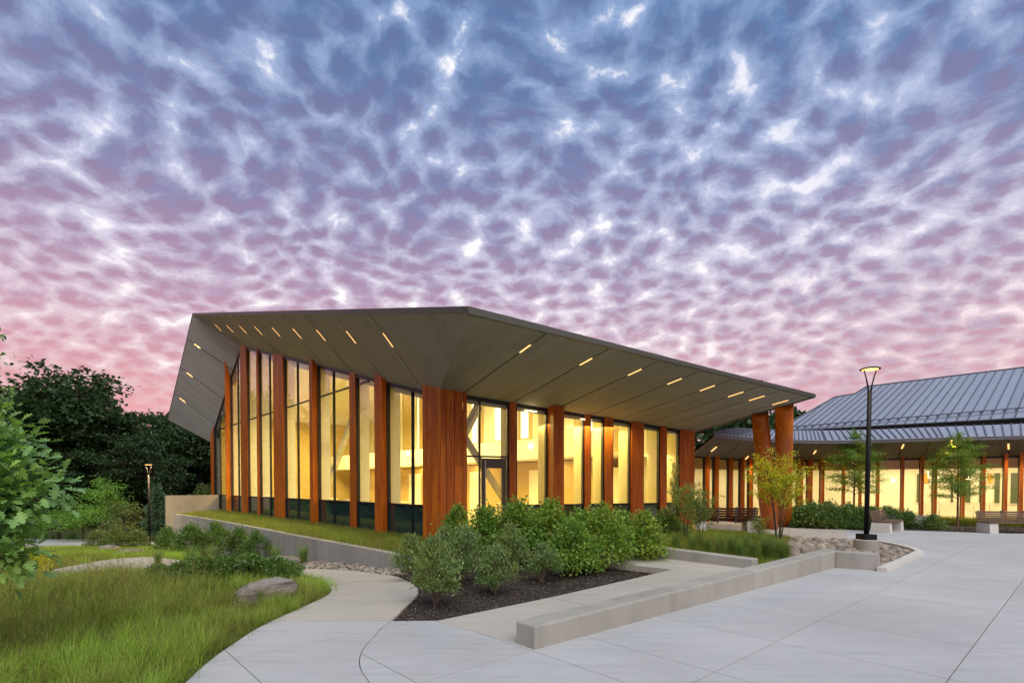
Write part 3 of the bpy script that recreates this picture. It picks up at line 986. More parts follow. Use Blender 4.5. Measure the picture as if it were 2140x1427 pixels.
grass_bed_poly = [flat(LW0) + wd2 * 0.2 - lwd * 0.1, flat(LW2) + wd2 * 0.2, flat(gr(1300)) + nr * 0.35, flat(gr(1450)) + nr * 0.35, flat(lo[6]), flat(lo[5]), flat(lo[4]), flat(lo[3]), flat(lo[2]), flat(on_z(1640, 1150, 0.1)), flat(S1) + wl * 0.3 - wv * 1.2]
grass_bed = sheet('grass_bed_soil', grass_bed_poly, M['soil'], -0.02, 0.4, 0.02)
stone_poly = [flat(S1) + wl * 0.25 - wv * 1.4, flat(on_z(1640, 1150, 0.1)), flat(lo[2]), flat(lo[1]), flat(lo[0])] + [flat(cp[k]) + Vector((-(cp[min(k+1,len(cp)-1)]-cp[max(k-1,0)]).y, (cp[min(k+1,len(cp)-1)]-cp[max(k-1,0)]).x, 0)).normalized() * 0.17 for k in range(len(cp) - 1, -1, -1)] + [flat(e1) + s_ * 0.2, flat(S1) + wl * 0.25]
stone_bed = sheet('stone_bed', stone_poly, M['gravel'], -0.05, 0.3, 0.03)
rock_px_lo = [(835, 1197), (770, 1195), (690, 1189), (600, 1185.5)]
rock_poly = [flat(p) for p in gpts([(600, 1186), (690, 1189.8), (770, 1195.8), (822, 1204), (850, 1199), (846, 1180), (820, 1178), (780, 1174), (720, 1167), (640, 1160), (600, 1160)])]
rock_strip = sheet('stone_strip', rock_poly, M['gravel'], -0.02, 0.3, 0.03)
gal_bed_px = [(1562, 1093.5), (1650, 1101.8), (1720, 1105.2), (1800, 1106.8), (1920, 1108.2), (2055, 1112.8), (2140, 1114), (2300, 1116.5)]
gb = [flat(p) for p in gpts(gal_bed_px)]
gal_bed_poly = gb + [Vector((27, 16, 0)), Vector((24, 24.5, 0)), Vector((15.5, 27.0, 0)), Vector((8.6, 23.5, 0)), Vector((7.4, 20.4, 0))]
gal_bed = sheet('border_mulch', gal_bed_poly, M['mulch'], -0.02, 0.5, 0.03)
# ------------------------------------------------------------------ the pavilion
pav = thing('pavilion', 'low gabled pavilion with red cedar fins, glowing windows and a folded grey roof', 'building', flat(CB))
def P(mb, name, m, parent=pav, **kw): return mb.build(name, m, parent, world=True, **kw)

# --- soffits: boards between dark joints, each plane in its own 2D frame
class Plane2:
    def __init__(self, o, n, sdir):
        self.o = Vector(o); self.n = n.normalized()
        s = sdir - self.n * sdir.dot(self.n); self.s = s.normalized()
        self.t = self.n.cross(self.s).normalized()
    def to(self, p): q = Vector(p) - self.o; return (q.dot(self.s), q.dot(self.t))
    def at(self, q, lift=0.0): return self.o + self.s * q[0] + self.t * q[1] - self.n * lift
    def px(self, px, py): return self.to(on_plane(px, py, self.o, self.n))
def strip_lamp(p, watts=34.0):
    l = D.lights.new('soffit_lamp', 'SPOT'); l.energy = watts; l.color = (1.0, 0.64, 0.28); l.shadow_soft_size = 0.05
    l.spot_size = R(118); l.spot_blend = 0.7
    o = D.objects.new('soffit_lamp', l); o.location = p; COL.objects.link(o)
def soffit(poly, n, o, sdir, strips_px, name_base, board=0.30, strip_len=0.50, strip_w=0.034, gap=0.022):
    fr = Plane2(o, n, sdir)
    p2 = [fr.to(p) for p in poly]
    st = [fr.px(*q) for q in strips_px]
    maj = sorted(q[1] for q in st)
    tmin, tmax = min(q[1] for q in p2) - 0.01, max(q[1] for q in p2) + 0.01
    edges = [tmin] + maj + [tmax]
    smin, smax = min(q[0] for q in p2) - 1, max(q[0] for q in p2) + 1
    back = MB()
    back.prism([fr.at(q, 0.06) for q in p2], -fr.n * 0.04)
    P(back, 'roof_underlay', M['dark'])
    for i in range(len(edges) - 1):
        w = edges[i + 1] - edges[i]
        if w < 0.06: continue
        k = max(1, round(w / board))
        for j in range(k):
            t0, t1 = edges[i] + w * j / k, edges[i] + w * (j + 1) / k
            g0 = gap if (j == 0 and i > 0) else 0.0022
            g1 = gap if (j == k - 1 and i < len(edges) - 2) else 0.0022
            # boards are butt-jointed at staggered places
            cutpos = [smin, smax]
            if smax - smin > 4.0:
                cutpos = [smin] + sorted(random.uniform(smin + 1.2, smax - 1.2) for _ in range(1)) + [smax]
            for a in range(len(cutpos) - 1):
                c = cell(p2, cutpos[a] + 0.0015, cutpos[a + 1] - 0.0015, t0 + g0, t1 - g1)
                if not c or area2(c) < 0.004: continue
                mb = MB(); mb.prism([fr.at(q) for q in c], -fr.n * 0.05)
                P(mb, 'soffit_board', M['soffit'])
    for (s, tt) in st:
        mb = MB()
        c = [(s - strip_len / 2, tt - strip_w / 2), (s + strip_len / 2, tt - strip_w / 2), (s + strip_len / 2, tt + strip_w / 2), (s - strip_len / 2, tt + strip_w / 2)]
        mb.prism([fr.at(q, -0.006) for q in c], -fr.n * 0.02)
        P(mb, 'light_strip', M['strip'])
        strip_lamp(fr.at((s, tt), 0.05), 100.0 if name_base != 'B' else 150.0)
    return fr
sA = [(456, 685), (480.5, 687), (508, 689), (540, 691), (577, 694), (621, 697), (671, 701), (734, 705), (811, 711)]
sB = [(412, 723), (396, 783), (381, 836)]
sC = [(1097, 729), (1224, 756), (1326, 778), (1409, 797), (1478, 811), (1537, 824), (1581, 832), (1630, 841)]
dirA = (on_plane(640, 664.5, Fp, nA) - on_plane(729, 771, Fp, nA))
dirB = (on_plane(396, 783, Dp, nB) - on_plane(463, 832, Dp, nB))
dirC = (on_plane(1267, 732, Fp, nC) - on_plane(1077, 838, Fp, nC))
Fi = Fp - (nl + nr) * 0.0 + (av + (-nr)) * 0.5
# the planes run half a metre over the wall line so that no gap opens at the glass
def ext_in(p, n, d, k=0.6):
    q = Vector(p) + d * k
    q.z = zpl(Vector(p), n, q.x, q.y)
    return q
polyA = [Ap, Ep, Fp, ext_in(Fp, nA, av), ext_in(Dp, nA, av), Dp]
uB = dirB.normalized()
polyB = [Bp, Ap, Dp, Dp - uB * 0.5, Cp - uB * 0.5, Cp]
inC = -nr
polyC = [Ep, Gp, Ip, ext_in(Ip, nC, inC), ext_in(Fp, nC, inC), Fp]
soffit(polyA, nA, Fp, dirA, sA, 'A', 0.30, gap=0.032)
soffit(polyB, nB, Dp, dirB, sB, 'B', 0.34, 0.75, 0.07, 0.05)
soffit(polyC, nC, Fp, dirC, sC, 'C', 0.30)

# --- fascia and roof deck
def fascia(p, q, out, h=0.13, w=0.10, h2=None):
    h2 = h if h2 is None else h2
    mb = MB()
    p2, q2 = p + Z * h + out * 0.03, q + Z * h2 + out * 0.03
    mb.hull([p - Z * 0.012, q - Z * 0.012, q - Z * 0.012 - out * w, p - Z * 0.012 - out * w], [p2, q2, q2 - out * (w + 0.03), p2 - out * (w + 0.03)])
    P(mb, 'fascia', M['fascia'])
fascia(Ap, Ep, (nl + Vector((0, 0, 0))).normalized())
dEG = (Gp - Ep).normalized(); fascia(Ep, Gp, Vector((dEG.y, -dEG.x, 0)).normalized(), 0.13, 0.10, 0.06)
dAB = (Bp - Ap).normalized(); fascia(Ap, Bp, Vector((-1, 0.1, 0)).normalized())
dGI = (Ip - Gp).normalized(); fascia(Gp, Ip + (Ip - Gp) * 0.25, Vector((-dGI.y, dGI.x, 0)).normalized() * -1 if False else Vector((0.9, 0.3, 0)).normalized(), 0.06, 0.10, 0.10)
bc_ = (Cp - Bp).normalized()
fascia(Bp, Cp + bc_ * 0.3, Vector((-0.745, -0.667, 0)), 0.13, 0.08)
h = Z * 0.135
Q = at_y(1567, 795.5, 27.5)
Rb = Ap + av * 21; Rb.z = Ap.z - 2.2
Bb = Bp + av * 22
Ib = Ip + Vector((3.0, 5.5, 0.9))
deck = MB()
deck.add([Ap + h, Ep + h * 0.98, Gp + Z * 0.055, Q, Rb, Bp + h, Bb, Ib], [(0, 1, 3, 4), (1, 2, 3), (0, 4, 6, 5), (2, 7, 3), (3, 7, 4), (4, 7, 6)])
dk = P(deck, 'roof_deck', M['roof'])
# a fold of standing metal on the courtyard corner of the roof
rimm = MB(); rimm.bar(Ep.lerp(Gp, 0.80) + Z * 0.09, Q + Z * 0.02, 0.05, 0.05); P(rimm, 'roof_seam', M['seam'])

# --- fins on the gable front: (outer left, outer right, inner right) pixel columns
def solve_out(I, n, px):
    k = (px - CX) / FPX
    # (I + d n).x = k * (I + d n).y   (depth correction for pitch is negligible here)
    den = n.x - k * n.y
    return (k * I.y - I.x) / den
def column_prism(base, ztop_f, z0=-0.05):
    b = [flat(p, z0) for p in base]
    tp = [Vector((p.x, p.y, ztop_f(p.x, p.y) + 0.02)) for p in base]
    return MB().hull(b, tp)
fin_px = [(440, 447.5, 449), (471.5, 473, 484.5), (503.5, 516.5, 520.5), (537, 540.5, 545), (572, 593, 598), (647, 654, 667.5), (730.5, 743.5, 748), (782.5, 798, 811.5)]
sL = lambda p: (Vector(p) - GL0).dot(cv)
left_edges = []          # (s of inner-right, s of inner-left) along the glass line
for ol, orr, ir in fin_px:
    I = flat(gl(ir)); d = max(0.06, solve_out(I, nl, orr))
    d = min(d, 0.55)
    O = on_plane(ol, 950, GL0 + nl * d, nl); O = flat(O)
    Or = I + nl * d
    Il = O - nl * d
    if (Il - I).length < 0.05: Il = I + cv * 0.06; O = Il + nl * d
    base = [O, Or, I - nl * 0.05, Il - nl * 0.05]
    zf = (lambda x, y: min(zA(x, y), zB(x, y)))
    P(column_prism(base, zf), 'cedar_fin', M['wood'])
    left_edges.append((sL(I), sL(Il)))
# corner column: cedar planks on two faces round a dark core
cl_px = [883.2, 890.6, 902.5, 915.6, 920.0]
cr_px = [920.0, 933.5, 950, 967.3, 976]
corner_in_l = on_plane(883.2, 950, CB, nl)
corner_in_r = on_plane(976, 950, CB, nr)
core = [flat(CB) - nl * 0.03 - nr * 0.03, flat(corner_in_l) - nl * 0.03, flat(corner_in_l) - nl * 0.45, flat(CB) + (av - nr) * 0.5, flat(corner_in_r) - nr * 0.45, flat(corner_in_r) - nr * 0.03]
core_ob = P(column_prism(core, lambda x, y: min(zA(x, y), zC(x, y)) + 0.02), 'corner_column', M['dark'])
def planks(pxs, p0, n, zf, breaks):
    for i in range(len(pxs) - 1):
        a = flat(on_plane(pxs[i], 950, p0, n)); b = flat(on_plane(pxs[i + 1], 950, p0, n))
        d = (b - a).normalized()
        if i > 0: a = a + d * 0.008
        if i < len(pxs) - 2: b = b - d * 0.008
        zs = [-0.04] + breaks[i] + [None]
        for k in range(len(zs) - 1):
            z0 = zs[k] + (0.003 if k else 0)
            base = [a, b, b - n * 0.028, a - n * 0.028]
            lo_ = [flat(p, z0) for p in base]
            hi_ = [Vector((p.x, p.y, zf(p.x, p.y) + 0.015)) if zs[k + 1] is None else flat(p, zs[k + 1] - 0.003) for p in base]
            P(MB().hull(lo_, hi_), 'cedar_plank', M['wood'], parent=core_ob)
planks(cl_px, CB + nl * 0.003, nl, zA, [[2.3], [1.25, 3.4], [2.3], [1.25]])
planks(cr_px, CB + nr * 0.003, nr, zC, [[2.31], [1.2], [2.31], [1.26, 3.2]])
sL_corner = sL(corner_in_l)

# --- fins on the courtyard front
sR = lambda p: (Vector(p) - GR0).dot(ev)
# (inner left, outer left, outer right)
fin_r = [(1062, 1063, 1079), (1142.5, 1156.5, 1179), (1219.5, 1220.5, 1234), (1260.5, 1263.5, 1281), (1316, 1320.5, 1346), (1377, 1379, 1393.5), (1417.5, 1420.5, 1452)]
right_edges = []
for il, olf, orr in fin_r:
    I = flat(gr(il)); d = min(0.62, max(0.12, solve_out(I, nr, olf)))
    O = I + nr * d
    Or = flat(on_plane(orr, 950, GR0 + nr * d, nr))
    Ir = Or - nr * d
    base = [O, Or, Ir - nr * 0.05, I - nr * 0.05]
    P(column_prism(base, zC, -0.1), 'cedar_fin', M['wood'])
    right_edges.append((sR(I), sR(Ir)))
sR_corner = sR(corner_in_r)
s_end = right_edges[-1][1]

# --- windows
SILL = 1.07
def window(o, sd, n, s0, s1, zb, topf, mull, trans, lower_mat, door=None):
    """o + sd*s, vertical plane with outward normal n; topf(s) height of the head"""
    def W(s, z, out=0.0): return o + sd * s + Z * (z - o.z) + n * out
    head = 0.07
    fr = MB()
    w, dp = 0.055, 0.12
    def vbar(mb, s, z0, zt0, width=w, depth=dp):
        a = [W(s - width / 2, z0, depth / 2), W(s + width / 2, z0, depth / 2), W(s + width / 2, z0, -depth / 2), W(s - width / 2, z0, -depth / 2)]
        b = [Vector((p.x, p.y, topf((Vector(p) - o).dot(sd)) + 0.03 if zt0 is None else zt0)) for p in a]
        mb.hull(a, b)
    def hbar(mb, sa, sb, z, hgt=0.06, depth=0.11):
        a = [W(sa, z - hgt / 2, depth / 2), W(sb, z - hgt / 2, depth / 2), W(sb, z - hgt / 2, -depth / 2), W(sa, z - hgt / 2, -depth / 2)]
        mb.hull(a, [p + Z * hgt for p in a])
    vbar(fr, s0 + w / 2, zb, None); vbar(fr, s1 - w / 2, zb, None)
    hbar(fr, s0 + w, s1 - w, zb + 0.04, 0.08)
    # sloping head
    a = [W(s0 + w, topf(s0 + w) - head - 0.02, dp / 2), W(s1 - w, topf(s1 - w) - head - 0.02, dp / 2), W(s1 - w, topf(s1 - w) - head - 0.02, -dp / 2), W(s0 + w, topf(s0 + w) - head - 0.02, -dp / 2)]
    b = [W(s0 + w, topf(s0 + w) + 0.03, dp / 2), W(s1 - w, topf(s1 - w) + 0.03, dp / 2), W(s1 - w, topf(s1 - w) + 0.03, -dp / 2), W(s0 + w, topf(s0 + w) + 0.03, -dp / 2)]
    fr.hull(a, b)
    win = P(fr, 'window', M['frame'])
    for s in mull:
        mb = MB(); vbar(mb, s, zb + 0.08, None, 0.05, 0.10); P(mb, 'mullion', M['frame'], parent=win)
    for z in trans:
        # a transom stops where the head comes below it
        ss = np.linspace(s0 + w, s1 - w, 25)
        ok = [s for s in ss if topf(s) - head > z + 0.05]
        if len(ok) > 2:
            mb = MB(); hbar(mb, ok[0], ok[-1], z, 0.055, 0.09); P(mb, 'transom', M['frame'], parent=win)
    vs_ = [s0 + w * 0.6] + sorted(mull) + [s1 - w * 0.6]
    zs_ = [zb + 0.04] + sorted(trans) + [99]
    outline = [(s0, zb), (s1, zb)] + [(s, topf(s) - 0.03) for s in np.linspace(s1, s0, 9)]
    for i in range(len(vs_) - 1):
        for j in range(len(zs_) - 1):
            c = cell(outline, vs_[i], vs_[i + 1], zs_[j], zs_[j + 1])
            if not c or area2(c) < 0.01: continue
            if door and i == door['i'] and zs_[j] < door['z'] - 0.01: continue
            low = zs_[j + 1] <= SILL + 0.02
            mb = MB()
            mb.prism([W(q[0], q[1], 0.004) for q in c], n * -0.008) if low else mb.add([W(q[0], q[1]) for q in c], [tuple(range(len(c)))])
            P(mb, 'pane', lower_mat if low else M['glass'], parent=win)
    return win
def topL(s):
    p = GL0 + cv * s
    return min(zA(p.x, p.y), zB(p.x, p.y))
def topR(s):
    p = GR0 + ev * s
    return zC(p.x, p.y)
mpx = {0: [461], 1: [499.5], 2: [], 3: [566], 4: [624], 5: [699], 6: [], 7: [863]}
for i in range(len(left_edges)):
    s1_ = left_edges[i][0]                                # right end of fin i is the left (far) end of the bay
    s0_ = left_edges[i + 1][1] if i + 1 < len(left_edges) else sL_corner
    mm = [sL(gl(x)) for x in mpx[i]]
    window(GL0, cv, nl, s0_, s1_, 0.0, topL, mm, [SILL, 5.62] if i < 7 else [SILL], M['glass_low'] if i > 0 else M['glass_olive'])
floorR = 0.28
bays = []
prev = sR_corner
for (a_, b_) in right_edges:
    bays.append((prev, a_)); prev = b_
for i, (s0_, s1_) in enumerate(bays):
    if i == 0:
        dm = sR(gr(1002))
        zdoor = 2.62
        window(GR0, ev, nr, s0_, s1_, floorR - 0.03, topR, [dm], [zdoor], M['glass_olive'], door={'i': 1, 'z': zdoor})
        # the door leaf
        o = GR0
        def W(s, z, out=0.0): return o + ev * s + Z * (z - o.z) + nr * out
        d0, d1 = dm + 0.06, s1_ - 0.09
        db = MB()
        st_ = 0.12
        for (sa, sb, za, zb_) in ((d0, d0 + st_, floorR, zdoor - 0.05), (d1 - st_, d1, floorR, zdoor - 0.05), (d0 + st_, d1 - st_, floorR, floorR + 0.26), (d0 + st_, d1 - st_, zdoor - 0.36, zdoor - 0.05)):
            a = [W(sa, za, 0.03), W(sb, za, 0.03), W(sb, za, -0.03), W(sa, za, -0.03)]
            db.hull(a, [p + Z * (zb_ - za) for p in a])
        door = P(db, 'door', M['doorframe'])
        MBp = MB(); MBp.add([W(d0 + st_, floorR + 0.26), W(d1 - st_, floorR + 0.26), W(d1 - st_, zdoor - 0.36), W(d0 + st_, zdoor - 0.36)], [(0, 1, 2, 3)])
        P(MBp, 'pane', M['glass'], parent=door)
        hb = MB()
        hs = d0 + 0.10
        hb.tube([W(hs, 0.75, 0.10), W(hs, 2.50, 0.10)], 0.016, 8)
        for z in (0.95, 2.40): hb.tube([W(hs, z, 0.03), W(hs, z, 0.10)], 0.010, 6)
        P(hb, 'handle', M['steel'], parent=door)
        rb = MB(); rb.tube([W(d0 + st_, 1.00, -0.06), W(d1 - st_, 1.00, -0.06)], 0.016, 8); P(rb, 'push_bar', M['steel'], parent=door)
    else:
        window(GR0, ev, nr, s0_, s1_, floorR - 0.25, topR, [], [SILL], M['glass_olive'])

# --- leaning columns under the roof tip
def lean(pt, pb, r0, r1):
    a = on_plane(*pt, Fp, nC); b = on_z(*pb, 0.2)
    d = (a - b)
    mb = MB()
    pts = [b - d * 0.02] + [b + d * k for k in (0.2, 0.4, 0.6, 0.8, 1.02)]
    mb.tube(pts, [r0] + [r0 + (r1 - r0) * k for k in (0.2, 0.4, 0.6, 0.8, 1.0)], 40)
    c = P(mb, 'leaning_column', M['wood_column'], smooth=False)
    # standing cover strips where the cedar cladding meets
    for ang in (0.4, 2.0, 3.7, 5.2):
        u = Vector((math.cos(ang), math.sin(ang), 0))
        mb3 = MB(); mb3.bar(b + u * (r0 + 0.001), b + d * 0.98 + u * (r1 + 0.001), 0.012, 0.006, up=u); P(mb3, 'cover_strip', M['wood_column'], parent=c)
    me = c.data
    me.polygons.foreach_set('use_smooth', [len(p.vertices) == 4 for p in me.polygons])
lean((1588, 866), (1608, 1096), 0.31, 0.25)
lean((1639, 852), (1637, 1090), 0.31, 0.255)

# --- interior of the hall
UB = 11.0
E1 = GR0 + ev * s_end
vE = (E1 - GL0).dot(cv); uE = (E1 - GL0).dot(av)
def H(u, v, z=0.0): return flat(GL0) + av * u + cv * v + Z * z
vD = (Dp - GL0).dot(cv)
kink = lambda v: min(zpl(Dp, nB, *(H(0, v).xy)), zpl(Fp, nA, *(H(0, v).xy)))
def zceil(v): return kink(v) + 0.02
Kp = flat(E1) - nr * 0.08 + Vector((0.25, 0.97, 0)) * ((UB - uE) / (0.25 * av.x + 0.97 * av.y)) if False else flat(E1) + Vector((0.22, 0.975, 0)) * 3.1
Kv = (Kp - flat(GL0)).dot(cv); Ku = (Kp - flat(GL0)).dot(av); UB = Ku
Lv = sL(flat(FB)) - 0.1
fl = MB()
cR = flat(GR0) + ev * sR_corner * 0.5 - nr * 0.1
fl.prism([H(0.08, Lv, -0.1), H(UB, Lv, -0.1), H(UB, Kv, -0.1), flat(E1, -0.1) - nr * 0.08, flat(GR0, -0.1) - nr * 0.08 + ev * 0.5, H(0.08, 0.3, -0.1)], (0, 0, 0.36))
P(fl, 'hall_floor', M['floor_in'])
wl_ = MB()
# back wall, end wall, side wall by the gallery
wl_.prism([H(UB, Kv, 0.26), H(UB, Lv, 0.26), H(UB, Lv, zceil(Lv)), H(UB, vD, zceil(vD)), H(UB, Kv, zceil(Kv))], av * 0.2)
wl_.prism([H(0.1, Lv, 0.26), H(UB, Lv, 0.26), H(UB, Lv, zceil(Lv)), H(0.1, Lv, zceil(Lv))], cv * 0.2)
e1i = flat(E1) - nr * 0.12
wl_.prism([flat(e1i, 0.26), flat(Kp, 0.26), flat(Kp, zceil(Kv)), flat(e1i, zceil(vE))], Vector((-0.06, 0.0, 0)))
P(wl_, 'hall_wall', M['hall_tan'])
ce = MB()
ce.prism([H(0.1, vD, zceil(vD)), H(UB + 0.2, vD, zceil(vD)), H(UB, Kv, zceil(Kv)), flat(e1i, zceil(vE)), flat(GR0 - nr * 0.12 + ev * 0.3, zceil(0) - 0.05), H(0.1, 0.3, zceil(0.3))], Z * 0.12)
ce.prism([H(0.1, Lv, zceil(Lv)), H(UB + 0.2, Lv, zceil(Lv)), H(UB + 0.2, vD, zceil(vD)), H(0.1, vD, zceil(vD))], Z * 0.12)
P(ce, 'hall_ceiling', M['white'])
# gallery balcony: a pale band carried through the hall, timber below
bd = MB()
bd.prism([H(UB - 3.4, Kv + 1.2, 2.95), H(UB - 3.4, Lv - 0.5, 2.95), H(UB - 3.4, Lv - 0.5, 4.0), H(UB - 3.4, Kv + 1.2, 3.85)], av * 0.18)
bd.prism([H(UB - 3.22, Kv + 1.2, 2.95), H(UB, Kv + 1.2, 2.95), H(UB, Lv - 0.5, 2.95), H(UB - 3.22, Lv - 0.5, 2.95)], Z * 0.12)
P(bd, 'balcony', M['white'])
tb = MB()
tb.prism([H(UB - 1.8, Kv + 3.0, 0.27), H(UB - 1.8, Lv - 2.0, 0.27), H(UB - 1.8, Lv - 2.0, 2.9), H(UB - 1.8, Kv + 3.0, 2.9)], av * 0.12)
P(tb, 'timber_wall', M['tan'])
for v0, v1 in ((0.5, 1.7), (5.2, 6.2), (10.0, 11.2), (16.5, 18.0)):
    mb = MB(); mb.prism([H(UB - 1.87, v0, 0.3), H(UB - 1.87, v1, 0.3), H(UB - 1.87, v1, 2.5), H(UB - 1.87, v0, 2.5)], av * 0.05); P(mb, 'indoor_door', M['white'])
for v0 in np.arange(-1.0, 26, 2.3):
    mb = MB(); mb.prism([H(UB - 0.07, v0, 4.4), H(UB - 0.07, v0 + 0.55, 4.4), H(UB - 0.07, v0 + 0.55, zceil(v0) - 0.3), H(UB - 0.07, v0, zceil(v0) - 0.3)], av * 0.05); P(mb, 'clerestory_window', M['indoor_glow'])
for v0 in np.arange(0.4, 27, 2.15):
    mb = MB(); mb.prism([H(UB - 0.12, v0, 0.27), H(UB - 0.12, v0 + 0.9, 0.27), H(UB - 0.12, v0 + 0.9, zceil(v0 + 0.9) - 0.02), H(UB - 0.12, v0, zceil(v0) - 0.02)], av * 0.1); P(mb, 'pilaster', M['white'])
# deep pale mullion fins inside every bay of the gable front and the courtyard front
for (sa, sb) in left_edges:
    mid = (sa + sb) / 2
    w2 = max(0.12, (sb - sa) * 0.8)
    v0, v1 = mid - w2 / 2, mid + w2 / 2
    mb = MB(); mb.hull([H(0.10, v0, 0.26), H(0.10, v1, 0.26), H(0.52, v1, 0.26), H(0.52, v0, 0.26)], [H(0.10, v0, zceil(v0)), H(0.10, v1, zceil(v1)), H(0.52, v1, zceil(v1)), H(0.52, v0, zceil(v0))])
    P(mb, 'inner_fin', M['white'])
for (sa, sb) in right_edges:
    a = flat(GR0) + ev * sa - nr * 0.1; b = flat(GR0) + ev * sb - nr * 0.1
    base = [a, b, b - nr * 0.62, a - nr * 0.62]
    P(MB().hull([flat(p, 0.26) for p in base], [Vector((p.x, p.y, zC(GR0.x, GR0.y) if False else zceil((p - GL0).dot(cv)))) for p in base]), 'inner_fin', M['cream'])
# diagonal braces behind the corner bays
br = MB(); br.bar(H(0.9, 3.1, 0.3), H(1.4, 0.3, 4.3), 0.20, 0.20); P(br, 'steel_brace', M['pale_brace'])
br = MB(); br.bar(flat(GR0 + ev * 0.5 - nr * 1.2, 4.3), flat(GR0 + ev * 3.2 - nr * 1.2, 0.3), 0.20, 0.20); P(br, 'steel_brace', M['pale_brace'])
br = MB(); br.bar(H(0.9, 12.5, 0.3), H(1.2, 8.4, 5.5), 0.20, 0.20); P(br, 'steel_brace', M['pale_brace'])
# a few lamps in the hall
for (u, v, z) in ((UB - 3.5, 4.4, 3.55), (UB - 3.5, 9.8, 3.6), (UB - 3.5, 15.4, 3.7)):
    mb = MB(); mb.lathe([(0.02, -0.16), (0.12, -0.10), (0.13, 0.0), (0.10, 0.10), (0.02, 0.15)], 14, H(u, v, z)); P(mb, 'wall_sconce', M['indoor_glow'], smooth=True)
for u, v in ((2.5, -1.0), (4.5, -1.6), (6.5, -2.3), (3.0, 3.0), (6.0, 2.0), (4.0, 7.0), (4.0, 12), (4.0, 17)):
    mb = MB(); mb.box(H(u, v, zceil(v) - 0.02), 0.5, 0.08, 0.03, math.atan2(av.y, av.x)); P(mb, 'ceiling_lamp', M['indoor_glow'])
# tables and chairs just inside the glass
def table(u, v):
    mb = MB(); c = H(u, v, 1.0)
    mb.box(c, 1.4, 0.7, 0.04, math.atan2(cv.y, cv.x))
    for du, dv in ((-.3, -.6), (.3, -.6), (-.3, .6), (.3, .6)): mb.tube([H(u + du, v + dv, 0.26), H(u + du, v + dv, 0.98)], 0.02, 6)
    P(mb, 'table', M['white'])
for u, v in ((2.2, 7.0), (2.2, 11.0), (2.6, 15.5), (4.5, 2.0), (6.2, -0.5)): table(u, v)

def area_lamp(name, loc, sx, sy, watts, col, rot=(0, 0, 0)):
    l = D.lights.new(name, 'AREA'); l.shape = 'RECTANGLE'; l.size = sx; l.size_y = sy; l.energy = watts; l.color = col
    o = D.objects.new(name, l); o.location = loc; o.rotation_euler = rot
    COL.objects.link(o)
    return o
HALL = (1.0, 0.78, 0.27)
for v, w in ((-1.2, 270), (3.0, 430), (8.0, 800), (13.0, 980), (18.0, 1100), (23.5, 950)):
    area_lamp('hall_lamp', H(4.6, v, min(zceil(v) - 0.35, 6.2)), 3.0, 2.0, w * 0.78, HALL)
for v in (-1.5, 4.0, 10.0, 16.0, 22.0):
    area_lamp('balcony_lamp', H(9.4, v, zceil(v) - 0.4), 1.5, 2.0, 85, HALL)
    area_lamp('under_balcony_lamp', H(8.4, v, 2.85), 1.0, 2.0, 60, HALL)
# ------------------------------------------------------------------ curved gallery wing
gal = thing('gallery_wing', 'curved glazed gallery with slim cedar fins and a blue-grey standing-seam roof', 'building', (14, 24, 0))
def P2(mb, name, m, parent=gal, **kw): return mb.build(name, m, parent, world=True, **kw)
FLG, TOPG, EAVE = 0.12, 3.0, 3.65
def interp(tab, x):
    xs_ = [t[0] for t in tab]
    # smooth (natural) interpolation through the survey points
    if x <= xs_[0]: i = 0
    elif x >= xs_[-1]: i = len(xs_) - 2
    else: i = next(k for k in range(len(xs_) - 1) if xs_[k] <= x <= xs_[k + 1])
    x0, x1 = xs_[i], xs_[i + 1]
    y0, y1 = tab[i][1], tab[i + 1][1]
    def slope(k):
        if k == 0: return (tab[1][1] - tab[0][1]) / (xs_[1] - xs_[0])
        if k == len(tab) - 1: return (tab[-1][1] - tab[-2][1]) / (xs_[-1] - xs_[-2])
        return (tab[k + 1][1] - tab[k - 1][1]) / (xs_[k + 1] - xs_[k - 1])
    h_ = x1 - x0; t = (x - x0) / h_
    m0_, m1_ = slope(i) * h_, slope(i + 1) * h_
    return (2 * t ** 3 - 3 * t * t + 1) * y0 + (t ** 3 - 2 * t * t + t) * m0_ + (-2 * t ** 3 + 3 * t * t) * y1 + (t ** 3 - t * t) * m1_
win_y = [(1400, 21.2), (1452, 23.0), (1496, 24.3), (1550, 25.5), (1600, 26.2), (1650, 26.6), (1700, 26.65), (1750, 26.35), (1800, 25.85), (1900, 24.9), (2000, 24.05), (2140, 22.8), (2300, 21.4), (2560, 19.4)]
eave_py = [(1452, 904.5), (1500, 912.5), (1560, 919.5), (1600, 922.5), (1660, 925), (1720, 926), (1800, 925.2), (1950, 921), (2050, 918.6), (2140, 916.8), (2300, 913), (2560, 906)]
top_py = [(1452, 893), (1490, 895), (1570, 897.5), (1660, 900), (1800, 899), (1950, 893), (2140, 886), (2300, 879), (2560, 867)]
sh_e = [(1400, 60), (1470, 47), (1560, 36), (1689, 27), (1873, 18), (2000, 7), (2107, 0), (2300, -14), (2560, -30)]
sh_t = [(1400, 20), (1470, 12), (1600, 2), (1689, -2), (1810, -6), (2000, -3), (2107, -1), (2300, 4), (2560, 10)]
def WP(px, z=0.0):
    Y = interp(win_y, px); return Vector(((px - CX) / FPX * Y, Y, z))
def EP(px):
    e = px + interp(sh_e, px)
    return on_z(e, interp(eave_py, e), EAVE)
def TP(px):
    e = px + interp(sh_e, px) + interp(sh_t, px) * 3.2
    E = EP(px)
    return at_y(e, interp(top_py, e), E.y + 3.3)
def wtan(px):
    d = WP(px + 4) - WP(px - 4); d.normalize(); return d
def wnor(px):
    d = wtan(px); return Vector((d.y, -d.x, 0))
